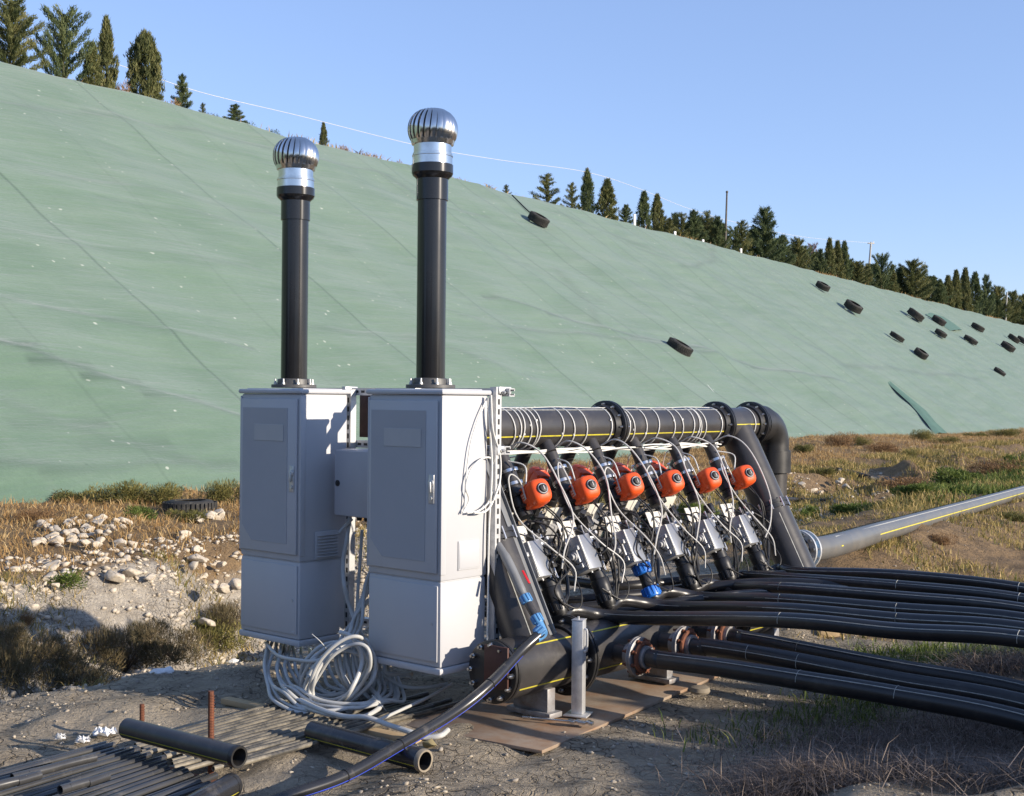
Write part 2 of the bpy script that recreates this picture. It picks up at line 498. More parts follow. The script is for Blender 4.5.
for nm, arr in (('bank', bank_a), ('ditch', dit_a), ('blocker_hill', sstep(0, 1.5, -(GX * .6 + GY * .8) - 5.0))):
    a_ = gme.attributes.new(nm, 'FLOAT', 'POINT'); a_.data.foreach_set('value', arr.ravel().astype(np.float32))
gobj = link('ground', gme); gobj['kind'] = 'structure'

def tarp_material():
    m, nt, N, L, P = new_mat('green netting')
    tc = N.new('ShaderNodeTexCoord'); sep = N.new('ShaderNodeSeparateXYZ'); L.new(tc.outputs['Object'], sep.inputs[0])
    s_, t_ = sep.outputs['X'], sep.outputs['Y']
    mp = N.new('ShaderNodeMapping'); L.new(tc.outputs['Object'], mp.inputs['Vector'])
    mp.inputs['Rotation'].default_value = (0, 0, math.radians(14)); mp.inputs['Scale'].default_value = (.16, 1.0, 1)
    nb = nnoise(nt, .22, 5, .6); nst = nnoise(nt, 1.5, 6, .62, vec=mp.outputs[0]); nf = nnoise(nt, 16, 5, .65)
    c = mixc(nt, ramp(nt, nb.outputs['Fac'], .35, .65).outputs['Color'], (.086, .150, .096), (.118, .186, .126))
    c = mixc(nt, ramp(nt, nst.outputs['Fac'], .42, .66).outputs['Color'], c, (.136, .200, .143))
    c = mixc(nt, math_n(nt, 'MULTIPLY', ramp(nt, nf.outputs['Fac'], .4, .7).outputs['Color'], .4), c, (.082, .135, .09))
    # dusty tide marks
    nd = nnoise(nt, .55, 6, .7)
    c = mixc(nt, math_n(nt, 'MULTIPLY', ramp(nt, nd.outputs['Fac'], .52, .72).outputs['Color'], .18), c, (.17, .205, .155))
    # seams where one width of netting laps over the next
    wob_n = nnoise(nt, .25, 3, .5)
    sw = math_n(nt, 'MULTIPLY_ADD', math_n(nt, 'SUBTRACT', wob_n.outputs['Fac'], .5), .6, s_)
    def seam(period, off, width, strength, col_, c):
        u = math_n(nt, 'FRACT', math_n(nt, 'DIVIDE', math_n(nt, 'SUBTRACT', sw, off), period))
        d = math_n(nt, 'MULTIPLY', math_n(nt, 'MINIMUM', u, math_n(nt, 'SUBTRACT', 1.0, u)), period)
        k = math_n(nt, 'SUBTRACT', 1.0, math_n(nt, 'SMOOTH_MIN', math_n(nt, 'DIVIDE', d, width), 1.0, .2))
        k = math_n(nt, 'MULTIPLY', math_n(nt, 'MAXIMUM', k, 0.0), strength)
        return mixc(nt, k, c, col_), k
    c, k1 = seam(7.27, 6.6, .07, .85, (.045, .085, .058), c)
    c, k2 = seam(7.27, 10.2, .06, .28, (.045, .08, .056), c)
    far = ramp(nt, math_n(nt, 'MULTIPLY', s_, .01), .22, .30).outputs['Color']
    c0_ = c; c, k3 = seam(3.635, 8.5, .10, .8, (.045, .08, .056), c); c = mixc(nt, far, c0_, c)
    # thin scuffs running down the slope
    mp2 = N.new('ShaderNodeMapping'); L.new(tc.outputs['Object'], mp2.inputs['Vector'])
    mp2.inputs['Scale'].default_value = (2.2, .07, 1); mp2.inputs['Rotation'].default_value = (0, 0, math.radians(-7))
    ns = nnoise(nt, 1.0, 4, .6, vec=mp2.outputs[0])
    c = mixc(nt, math_n(nt, 'MULTIPLY', ramp(nt, ns.outputs['Fac'], .60, .74).outputs['Color'], .22), c, (.165, .215, .165))
    # pale specks and small tears
    vo = N.new('ShaderNodeTexVoronoi'); vo.inputs['Scale'].default_value = 3.1; vo.inputs['Randomness'].default_value = 1
    L.new(tc.outputs['Object'], vo.inputs['Vector'])
    nsp = nnoise(nt, 6, 3, .6)
    rad = math_n(nt, 'MULTIPLY', math_n(nt, 'POWER', nsp.outputs['Fac'], 3.0), .6)
    sp = math_n(nt, 'LESS_THAN', vo.outputs['Distance'], rad)
    keep = math_n(nt, 'LESS_THAN', N.new('ShaderNodeSeparateColor').outputs[0], 2.0)
    sc = N.new('ShaderNodeSeparateColor'); L.new(vo.outputs['Color'], sc.inputs[0])
    sp = math_n(nt, 'MULTIPLY', sp, math_n(nt, 'GREATER_THAN', sc.outputs[0], .62))
    c = mixc(nt, math_n(nt, 'MULTIPLY', sp, .75), c, (.48, .50, .43))
    fa = N.new('ShaderNodeAttribute'); fa.attribute_name = 'fold_shade'
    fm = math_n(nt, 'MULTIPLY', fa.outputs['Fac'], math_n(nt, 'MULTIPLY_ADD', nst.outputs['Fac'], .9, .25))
    c = mixc(nt, math_n(nt, 'MINIMUM', fm, .75), c, (.045, .082, .055))  # darker green painted just above each fold, standing in for its shading
    nw = nnoise(nt, 48, 3, .6)
    c = mixc(nt, math_n(nt, 'MULTIPLY', ramp(nt, nw.outputs['Fac'], .35, .7).outputs['Color'], .3), c, (.075, .125, .085))
    # torn darker places
    c = mixc(nt, math_n(nt, 'MULTIPLY', math_n(nt, 'MULTIPLY', math_n(nt, 'LESS_THAN', sc.outputs[0], .012), math_n(nt, 'LESS_THAN', vo.outputs['Distance'], .1)), .6), c, (.05, .09, .06))
    L.new(c, P.inputs['Base Color']); P.inputs['Roughness'].default_value = .8; P.inputs['Specular IOR Level'].default_value = .2
    P.inputs['Sheen Weight'].default_value = .34; P.inputs['Sheen Roughness'].default_value = .5
    h = math_n(nt, 'ADD', math_n(nt, 'MULTIPLY', nst.outputs['Fac'], 1.0), math_n(nt, 'ADD', math_n(nt, 'MULTIPLY', nf.outputs['Fac'], .12), math_n(nt, 'MULTIPLY', nnoise(nt, 5.5, 4, .6, vec=mp.outputs[0]).outputs['Fac'], .28)))
    h = math_n(nt, 'SUBTRACT', h, math_n(nt, 'MULTIPLY', k1, .10))
    bump(nt, h, .5, .16, P)
    return m

ss = axis([(-70, -8, 2), (-8, 40, .10), (40, 62, .15), (62, 110, .4), (110, 330, 1.5)])
tt = axis([(-.5, 20.4, .10), (20.4, 22, .2)])
SS, TT = np.meshgrid(ss, tt, indexing='ij')
FOLD_SHADE = np.zeros_like(SS)
D = .10 * np.sin(SS * .45 + .3 * np.sin(TT * .5)) * np.sin(TT * .31 + .5) + .035 * np.sin(SS * 1.3 + TT * .9) + .02 * np.sin(TT * 2.1 - SS * .5 + np.sin(SS * .8))
def slope_st(px, py):
    p = on_slope(px, py); q = p - T0
    return q.dot(WS), q.dot(NT) / math.cos(ALPHA)
folds = [([(-40, 292), (0, 301), (60, 314), (120, 325), (180, 336), (240, 346)], .055, .16), ([(-40, 342), (0, 352), (60, 372), (110, 387), (170, 404), (240, 421)], .10, .22),
         ([(0, 405), (60, 430), (130, 452), (200, 470)], .05, .3), ([(0, 232), (80, 247), (170, 256), (250, 268)], .03, .2), ([(20, 110), (110, 118), (200, 132), (270, 150)], .045, .3),
         ([(310, 160), (380, 174), (430, 205), (480, 214)], .05, .25), ([(500, 300), (560, 318), (640, 341), (700, 350), (760, 368), (845, 384)], .10, .28),
         ([(520, 330), (600, 338), (680, 352), (740, 360)], .06, .25), ([(620, 240), (690, 270), (715, 262), (712, 236)], .05, .35), ([(330, 330), (420, 342), (520, 380)], .04, .3),
         ([(800, 340), (850, 366), (900, 372), (980, 380)], .06, .5), ([(560, 215), (640, 245), (760, 300)], .05, .4), ([(440, 225), (520, 262), (600, 300)], .03, .3),
         ([(60, 180), (130, 190), (210, 205), (270, 212)], .03, .25), ([(120, 205), (190, 215), (260, 232)], .025, .22), ([(205, 268), (270, 262), (300, 250)], .02, .3), ([(440, 310), (470, 318), (540, 352)], .03, .2), ([(360, 395), (420, 404), (470, 402)], .04, .25), ([(780, 300), (860, 330), (960, 372)], .03, .3), ([(560, 270), (590, 300), (600, 330)], .03, .3), ([(0, 470), (80, 478), (160, 470)], .05, .25)]
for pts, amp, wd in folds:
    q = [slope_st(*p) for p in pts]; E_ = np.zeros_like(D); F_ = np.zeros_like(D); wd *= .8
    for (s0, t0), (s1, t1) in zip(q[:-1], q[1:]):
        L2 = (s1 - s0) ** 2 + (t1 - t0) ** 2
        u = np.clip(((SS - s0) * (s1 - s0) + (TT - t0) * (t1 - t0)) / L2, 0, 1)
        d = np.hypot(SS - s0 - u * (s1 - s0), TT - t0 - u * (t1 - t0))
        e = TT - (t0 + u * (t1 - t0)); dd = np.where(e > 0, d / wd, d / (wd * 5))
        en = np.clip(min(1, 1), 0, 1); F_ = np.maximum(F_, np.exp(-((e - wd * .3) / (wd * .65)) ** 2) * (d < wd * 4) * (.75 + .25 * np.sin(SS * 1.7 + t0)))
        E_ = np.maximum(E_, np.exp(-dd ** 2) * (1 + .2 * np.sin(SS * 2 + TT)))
    D += E_ * amp * .8; FOLD_SHADE = np.maximum(FOLD_SHADE, F_ * min(1.3, amp * 14))
# slack of the lapped widths and the rounded shoulder at the top
u = ((SS - 6.6) / 7.27) % 1.0
D += .03 * np.exp(-(np.minimum(u, 1 - u) * 7.27 / .35) ** 2)
D *= np.clip((TT + .5) / 1.2, 0, 1)
over = np.maximum(TT - 19.9, 0)
X3 = T0.x + SS * WS.x + NT.x * TT * math.cos(ALPHA); Y3 = T0.y + SS * WS.y + NT.y * TT * math.cos(ALPHA)
# vertices in the slope's own frame (x along foot, y up slope, z outward) so that the seams follow it
zloc = D - over * math.tan(ALPHA) * 1.1 - .15 * np.clip(-TT, 0, 1)
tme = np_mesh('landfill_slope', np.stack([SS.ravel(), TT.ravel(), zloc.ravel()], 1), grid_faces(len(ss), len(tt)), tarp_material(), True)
fa_ = tme.attributes.new('fold_shade', 'FLOAT', 'POINT'); fa_.data.foreach_set('value', np.clip(FOLD_SHADE, 0, 1.3).ravel().astype(np.float32))
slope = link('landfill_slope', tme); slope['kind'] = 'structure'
SLM = Matrix((WS, UPS, NSL)).transposed().to_4x4(); SLM.translation = T0
slope.matrix_world = SLM

pl = MB()
for i in range(0, 40):
    s0 = -70 + i * 10
    pl.add([from_st(s0, RIDGE_T + .4, RIDGE_Z - .15), from_st(s0 + 10, RIDGE_T + .4, RIDGE_Z - .15), from_st(s0 + 10, RIDGE_T + 60, RIDGE_Z - .3), from_st(s0, RIDGE_T + 60, RIDGE_Z - .3)], [(0, 1, 2, 3)])
po = pl.build('hilltop_ground', pm('hilltop soil', (.17, .12, .07), (.11, .085, .05), 1.5, .95)); po['kind'] = 'structure'

# ------------------------------------------------------------------ scattered stuff: blades, litter, rubble
def blades(n, pos, hmin, hmax, width, lean=.5, flat=False, seg=2):
    """n grass blades as bent strips; pos (n,3)"""
    a = RNG.uniform(0, 2 * math.pi, n); h = RNG.uniform(hmin, hmax, n)
    dx, dy = np.cos(a), np.sin(a)
    w = width * RNG.uniform(.6, 1.3, n)
    fa = RNG.uniform(0, 2 * math.pi, n); wx, wy = np.cos(fa) * w, np.sin(fa) * w
    l1 = RNG.uniform(0, lean, n)
    vs = np.zeros((n, 5, 3)); z0 = pos[:, 2] - .01
    for k, (hh, ll, ww) in enumerate(((0, 0, 1), (.55, .35, .8))):
        zz = z0 + (h * hh * (.12 if flat else 1))
        cx = pos[:, 0] + dx * h * ll * (2 if flat else l1 * 1.4); cy = pos[:, 1] + dy * h * ll * (2 if flat else l1 * 1.4)
        vs[:, 2 * k, :] = np.stack([cx - wx * ww, cy - wy * ww, zz], 1); vs[:, 2 * k + 1, :] = np.stack([cx + wx * ww, cy + wy * ww, zz], 1)
    zt = z0 + h * (.1 if flat else 1) * (1 - .3 * l1)
    m_ = 2 if flat else 1
    vs[:, 4, :] = np.stack([pos[:, 0] + dx * h * l1 * 1.5 * m_, pos[:, 1] + dy * h * l1 * 1.5 * m_, zt], 1)
    b = np.arange(n)[:, None] * 5
    f = np.concatenate([b + np.array([[0, 1, 3]]), b + np.array([[0, 3, 2]]), b + np.array([[2, 3, 4]])], 0)
    r = np.repeat(RNG.uniform(0, 1, n), 5)
    return vs.reshape(-1, 3), f, r

def scatter_st(n, s0, s1, t0, t1, dens=None, base=None):
    s = RNG.uniform(s0, s1, n); t = RNG.uniform(t0, t1, n)
    x = T0.x + s * WS.x + t * NT.x; y = T0.y + s * WS.y + t * NT.y
    if dens is not None:
        k = RNG.uniform(0, 1, n) < dens(s, t, x, y); s, t, x, y = s[k], t[k], x[k], y[k]
    vis = (y > 3) & (np.abs(x / np.maximum(y, .1)) < .5)
    s, t, x, y = s[vis], t[vis], x[vis], y[vis]
    return np.stack([x, y, ground_h(x, y)], 1), s, t

def clump(x, y, sc=1.0):
    return .5 + .5 * np.clip(wob(x * sc, y * sc, 6, 18) * 2.2, -1, 1)

def stuff(name, vfr, mat, kind='stuff', label=None, cat=None):
    me = np_mesh(name, vfr[0], vfr[1], mat, False, vfr[2])
    o = link(name, me); o['kind'] = kind
    return tag(o, label, cat)

# dry grass on the far bank
p, s, t = scatter_st(240000, -8, 75, -6.0, .2, lambda s, t, x, y: (.25 + .75 * clump(x, y)) * np.where(s > 25, .45, 1) * sstep(-5.8, -4.6, t))
stuff('dry_grass', blades(len(p), p, .04, .16, .0055, 1.3), M['drygrass'], label='dry brown grass covering the bank along the foot of the green slope', cat='dry grass')
p, s, t = scatter_st(70000, -8, 14, -8.8, -5.2, lambda s, t, x, y: np.clip(clump(x + 9, y, 1.1) * 1.7 - .75, 0, 1))
stuff('ditch_grass', blades(len(p), p, .04, .15, .005, 1.3), M['mixgrass'], label='dry and green grass growing in patches on the ditch side', cat='grass')
# mixed grass on the right, beside the far pipe
p, s, t = scatter_st(150000, 6.5, 42, -14.5, -4.8, lambda s, t, x, y: np.clip(clump(x, y, .8) * 1.5 - .15, 0, 1) * sstep(6.5, 9, s))
stuff('mixed_grass', blades(len(p), p, .05, .2, .009, .8), M['mixgrass'], label='patchy green and straw coloured grass beside the sunlit pipe', cat='grass')
p, s, t = scatter_st(60000, -6, 9, -15, -9, lambda s, t, x, y: np.clip(clump(x, y, .9) * 1.5 - .35, 0, 1) * sstep(1.6, 2.6, x) * sstep(8.2, 9.6, y))
stuff('verge_grass', blades(len(p), p, .03, .12, .005, 1.0), M['mixgrass'], label='sparse straw coloured grass between the hoses and the sunlit pipe', cat='grass')
# greener band between the leg and the far pipe
p, s, t = scatter_st(26000, 9, 34, -11.2, -8.2, lambda s, t, x, y: np.clip(clump(x + 5, y, .7) * 1.7 - .3, 0, 1))
stuff('green_weeds', blades(len(p), p, .08, .24, .016, .8), M['greenweed'], label='green weeds growing in the shallow ditch right of the manifold', cat='weeds')
# near green tufts in the shade
tuft = []
for (px, py, n, rx) in ((840, 722, 500, .22), (800, 742, 220, .2), (955, 655, 1500, .35), (880, 705, 500, .2), (60, 745, 0, .2), (905, 668, 500, .3), (735, 735, 120, .2)):
    c = on_ground(px, py)
    q = np.stack([c.x + RNG.normal(0, rx, n), c.y + RNG.normal(0, rx * .6, n)], 1)
    tuft.append(np.column_stack([q, ground_h(q[:, 0], q[:, 1])]))
p = np.concatenate(tuft)
stuff('green_grass', blades(len(p), p, .03, .11, .0035, .8), M['greenweed'], label='short green grass tufts under and beside the hoses', cat='grass')
# straw and twigs lying about on the pad
def pad_den(s, t, x, y):
    k = .04 + .5 * np.clip(wob(x, y, 9, 20) * 1.6 - .25, 0, 1)
    for (px, py, r) in ((735, 690, .28), (690, 720, .2), (255, 780, .25), (440, 735, .3), (20, 715, .25), (820, 650, .35), (640, 700, .3), (350, 780, .35), (60, 690, .2)):
        c = on_z(px, py, 0); k = k + .8 * np.exp(-((x - c.x) ** 2 + (y - c.y) ** 2) / r ** 2)
    return np.clip(k, 0, 1)
p, s, t = scatter_st(30000, -14, 8, -17, -9.2, pad_den)
stuff('straw_litter', blades(len(p), p, .03, .13, .002, .8, flat=True), M['straw'], label='straw and twigs littering the muddy ground', cat='straw')
# dead brush on the mound at lower right, a tangle of twigs
def brush(px, py, n, rx, ry, h):
    c = on_ground(px, py)
    x = c.x + RNG.normal(0, rx, n); y = c.y + RNG.normal(0, ry, n)
    return np.stack([x, y, ground_h(x, y) + np.abs(RNG.normal(0, h, n))], 1)
p = np.concatenate([brush(890, 755, 4600, .34, .22, .022), brush(1000, 745, 3600, .3, .22, .03), brush(800, 785, 3600, .16, .12, .03), brush(990, 790, 3500, .25, .15, .03), brush(1000, 672, 2500, .2, .15, .03)])
stuff('dead_brush', blades(len(p), p, .04, .13, .0015, 2.4), M['deadbrush'], label='tangled grey brown dead brush on the mound under the lowest hose', cat='brush')
p = np.concatenate([brush(810, 788, 1500, .11, .07, .025), brush(770, 800, 500, .09, .06, .02)])
stuff('pale_brush', blades(len(p), p, .04, .12, .0015, 2.2), M['deadbrush'], label='pale dead stems sticking up at the bottom edge', cat='brush')

def icos(sd=2):
    b = bmesh.new(); bmesh.ops.create_icosphere(b, subdivisions=sd, radius=1)
    v = np.array([x.co[:] for x in b.verts]); f = np.array([[x.index for x in q.verts] for q in b.faces]); b.free()
    return v, f
ICO = icos(); ICO1 = icos(1)
ICO3 = icos(3)
def rock_shape(k, flat=.62, ico=None):
    rg = np.random.default_rng(k)
    v = (ico or ICO)[0].copy()
    for _ in range(11):          # chip it with random planes, as broken limestone
        d = rg.normal(size=3); d /= np.linalg.norm(d); c = rg.uniform(.32, .62)
        e = v @ d; v = v - np.outer(np.maximum(e - c, 0), d)
    v *= np.array([1, rg.uniform(.6, .95), flat * rg.uniform(.7, 1.2)])
    return v
SHAPES = [rock_shape(k, .62, ICO3) for k in range(14)]; SH1 = [rock_shape(k, .62, ICO1) for k in range(14)]
def rubble(pos, size):
    n = len(pos); vs = []; fs = []; rr = []
    for i in range(n):
        v = SH1[i % 14] * size[i]; a = RNG.uniform(0, 6.28); b = RNG.uniform(-.5, .5)
        R = np.array(Matrix.Rotation(a, 3, 'Z') @ Matrix.Rotation(b, 3, 'X'))
        vs.append(v @ R.T + pos[i]); fs.append(ICO1[1] + i * len(v)); rr.append(np.full(len(v), RNG.uniform()))
    return np.concatenate(vs), np.concatenate(fs), np.concatenate(rr)

def stones_den(s, t, x, y):
    return np.clip(.55 + .9 * np.clip(wob(x + 3, y, 5, 16) * 1.4, 0, 1), 0, 1) * np.where(s > 8, .3, 1)
p, s, t = scatter_st(30000, -7, 16, -8.8, -4.6, stones_den)
sz = .013 + .062 * RNG.uniform(0, 1, len(p)) ** 2.5; p[:, 2] += sz * .15
stuff('rubble', rubble(p, sz), M['rock'], label='pale limestone rubble spilling down the far side of the ditch', cat='rubble')
p, s, t = scatter_st(26000, -14, 10, -17.5, -9.0, lambda s, t, x, y: .08 + .6 * np.clip(wob(x, y + 7, 6, 18) * 1.5 - .2, 0, 1))
sz = .006 + .022 * RNG.uniform(0, 1, len(p)) ** 3; p[:, 2] += sz * .15
stuff('gravel', rubble(p, sz), pm('dull stones', (.34, .30, .25), (.22, .19, .155), 6, .9, bmp=.4), label='small stones and clods scattered on the muddy pad', cat='gravel')
def near_pad(n, den):
    x = RNG.uniform(-3.6, 3.4, n); y = RNG.uniform(4.7, 9.0, n); k = RNG.uniform(0, 1, n) < den(x, y); x, y = x[k], y[k]
    s, t = st(x, y); k = t < -9.3; x, y = x[k], y[k]
    return np.stack([x, y, ground_h(x, y)], 1)
p = near_pad(16000, lambda x, y: .12 + .8 * np.clip(wob(x * 1.3, y * 1.3, 9, 20) * 2.2, 0, 1))
sz = .004 + .02 * RNG.uniform(0, 1, len(p)) ** 4; p[:, 2] += sz * .1
stuff('clods', rubble(p, sz), pm('crumbled mud', (.46, .40, .31), (.31, .26, .2), 9, .95, bmp=.4), label='crumbled pale clods of dried mud in the foreground', cat='clods')
p = near_pad(15000, lambda x, y: .1 + .9 * np.clip(wob(x * 1.1 + 4, y * 1.1, 8, 20) * 2.0 - .05, 0, 1))
stuff('chaff', blades(len(p), p, .02, .10, .0013, 1.0, flat=True), M['straw'], label='short straw and chaff scattered over the foreground mud', cat='straw')
p, s, t = scatter_st(900, 6, 40, -12, -1, lambda s, t, x, y: .1 + .5 * np.clip(wob(x, y + 7, 6, 18) * 1.5 - .3, 0, 1))
sz = .02 + .06 * RNG.uniform(0, 1, len(p)) ** 3
stuff('pebbles', rubble(p, sz), M['rock'], label='pale stones scattered through the grass on the right', cat='stones')
# ------------------------------------------------------------------ trees on the hilltop
def leaf_tris(base, dirs, length, width):
    n = len(base)
    side = np.cross(dirs, RNG.normal(size=(n, 3))); side /= np.linalg.norm(side, axis=1)[:, None] + 1e-9
    L_ = (length * RNG.uniform(.6, 1.3, n))[:, None]; w_ = (width * RNG.uniform(.6, 1.3, n))[:, None]
    vs = np.stack([base - side * w_, base + side * w_, base + dirs * L_ * .6 + side * w_ * .8, base + dirs * L_], 1).reshape(-1, 3)
    f = (np.arange(n)[:, None] * 4 + np.array([[0, 1, 2, 3]]))
    f = np.concatenate([np.arange(n)[:, None] * 4 + np.array([[0, 1, 2]]), np.arange(n)[:, None] * 4 + np.array([[0, 2, 3]])])
    return vs, f

def crown_cypress(r0, nclump, flame=.0, ragged=.15, lean=.25):
    h = RNG.uniform(0, 1, nclump) ** .85; a = RNG.uniform(0, 6.28, nclump)
    lob = 1 + ragged * np.sin(a * 3 + h * 5) + ragged * np.sin(a * 5 - h * 9 + 2)
    R = r0 * np.minimum((h + .12) * 4.5, 1) * (1 - np.clip((h - .25) / .77, 0, 1) ** (1.6 + flame)) * lob
    rr = R * RNG.uniform(.45, 1.0, nclump)
    cen = np.stack([np.cos(a) * rr, np.sin(a) * rr, .02 + .96 * h], 1)
    k = 32
    b = np.repeat(cen, k, 0) + RNG.normal(0, .012, (nclump * k, 3)) * np.array([1, 1, 2.0])
    d = np.repeat(np.stack([np.cos(a) * lean, np.sin(a) * lean, np.ones(nclump)], 1), k, 0) + RNG.normal(0, .28, (nclump * k, 3))
    d /= np.linalg.norm(d, axis=1)[:, None]
    vs, f = leaf_tris(b, d, .046, .0048)
    r = np.repeat(np.clip(np.repeat(RNG.uniform(0, 1, nclump), k) * .7 + RNG.uniform(0, .3, nclump * k), 0, 1), 4)
    return vs, f, r

def crown_conifer(r0, nbr, up=.45, droop=0.0, leaf=.05, dens=9, top=.0, shape=.8):
    vs_, f_, r_ = [], [], []; off = 0
    for i in range(nbr):
        h = .06 + .9 * (i / nbr) ** .9; a = i * 2.4 + RNG.uniform(-.5, .5)
        Lb = r0 * ((1 - h) ** shape) * RNG.uniform(.55, 1.25) + .03
        k = max(3, int(dens * Lb / r0) + 2); u = np.linspace(.08, 1, k)
        bx = np.cos(a) * Lb * u; by = np.sin(a) * Lb * u; bz = h + Lb * (up * u ** 1.4 - droop * u)
        m = 44
        b = np.repeat(np.stack([bx, by, bz], 1), m, 0) + RNG.normal(0, .019, (k * m, 3))
        d = np.tile(np.array([np.cos(a) * .8, np.sin(a) * .8, .55 + up]), (k * m, 1)) + RNG.normal(0, .55, (k * m, 3))
        d /= np.linalg.norm(d, axis=1)[:, None]
        vs, f = leaf_tris(b, d, leaf * .85, .005)
        vs_.append(vs); f_.append(f + off); off += len(vs)
        r_.append(np.repeat(np.clip(RNG.uniform(.0, .7) + RNG.uniform(0, .3, k * m), 0, 1), 4))
    b = np.stack([RNG.normal(0, .012, 160), RNG.normal(0, .012, 160), RNG.uniform(.35, .97, 160)], 1)
    d = np.tile(np.array([0, 0, 1.0]), (160, 1)) + RNG.normal(0, .35, (160, 3)); d /= np.linalg.norm(d, axis=1)[:, None]
    vs, f = leaf_tris(b, d, leaf, .008); vs_.append(vs); f_.append(f + off); r_.append(np.repeat(RNG.uniform(0, 1, 160), 4))
    return np.concatenate(vs_), np.concatenate(f_), np.concatenate(r_)

def crown_bush(n, flat=.6, leaf=.09, lw=.02, lobes=9, up=.6):
    ca = RNG.uniform(0, 6.28, lobes); cr = RNG.uniform(.15, .62, lobes)
    cen = np.stack([np.cos(ca) * cr, np.sin(ca) * cr, RNG.uniform(.15, .6, lobes) * flat], 1); rad = RNG.uniform(.22, .42, lobes)
    i = RNG.integers(0, lobes, n)
    d = RNG.normal(size=(n, 3)); d /= np.linalg.norm(d, axis=1)[:, None]
    b = cen[i] + d * (rad[i] * RNG.uniform(.35, 1, n) ** .6)[:, None] * np.array([1, 1, flat + .2]); b[:, 2] = np.abs(b[:, 2])
    dd = d + RNG.normal(0, .5, (n, 3)) + np.array([0, 0, up]); dd /= np.linalg.norm(dd, axis=1)[:, None]
    vs, f = leaf_tris(b, dd, leaf, lw)
    return vs, f, np.repeat(np.clip(RNG.uniform(0, 1, lobes)[i] * .5 + RNG.uniform(0, .5, n), 0, 1), 4)

def trunk_mesh(r, h, limbs=5):
    m = MB(); m.tube([(0, 0, -.03), (.004, .002, h * .4), (-.004, .004, h)], r, 7, 4, rfun=lambda u: 1 - .8 * u)
    for i in range(limbs):
        a = i * 2.4; z = h * (.25 + .6 * i / max(1, limbs))
        m.tube([(0, 0, z), (math.cos(a) * .05, math.sin(a) * .05, z + .05), (math.cos(a) * .11, math.sin(a) * .11, z + .13)], r * .35, 5, 3, rfun=lambda u: 1 - .7 * u)
    return m.mesh('trunk', M['bark'])

PROTO = {}
def proto(key, name, mat, crown, tr=.018, th=.8):
    PROTO[key] = (name, np_mesh('crown', crown[0], crown[1], mat, False, crown[2]), trunk_mesh(tr, th))
proto('c1', 'cypress_tree', M['cyp'], crown_cypress(.13, 330)); proto('c2', 'cypress_tree', M['cyp'], crown_cypress(.10, 260, .4, .22)); proto('c3', 'cypress_tree', M['cyp'], crown_cypress(.21, 640, 3.0, .08, .10))
proto('c4', 'cypress_tree', M['conif'], crown_cypress(.12, 240, .2, .3, .5))
proto('f1', 'conifer_tree', M['conif'], crown_conifer(.36, 40, .45, 0, .055, 10, 0, .85)); proto('f2', 'conifer_tree', M['conif'], crown_conifer(.30, 34, .3, .1)); proto('f3', 'conifer_tree', M['conif'], crown_conifer(.42, 26, .85, .0, .055, 12, 0, .5))
proto('f4', 'conifer_tree', M['cyp'], crown_conifer(.34, 24, .5, 0, .05, 7)); proto('f5', 'conifer_tree', M['cyp'], crown_conifer(.5, 40, .5, .0, .06, 12, 0, .6))
proto('b1', 'low_shrub', M['brownleaf'], crown_bush(900), .03, .3); proto('b2', 'low_shrub', M['conif'], crown_bush(900, .8), .03, .4)
proto('p1', 'bare_tree', M['pinktwig'], crown_conifer(.34, 30, .9, 0, .05, 6, 0, .5))

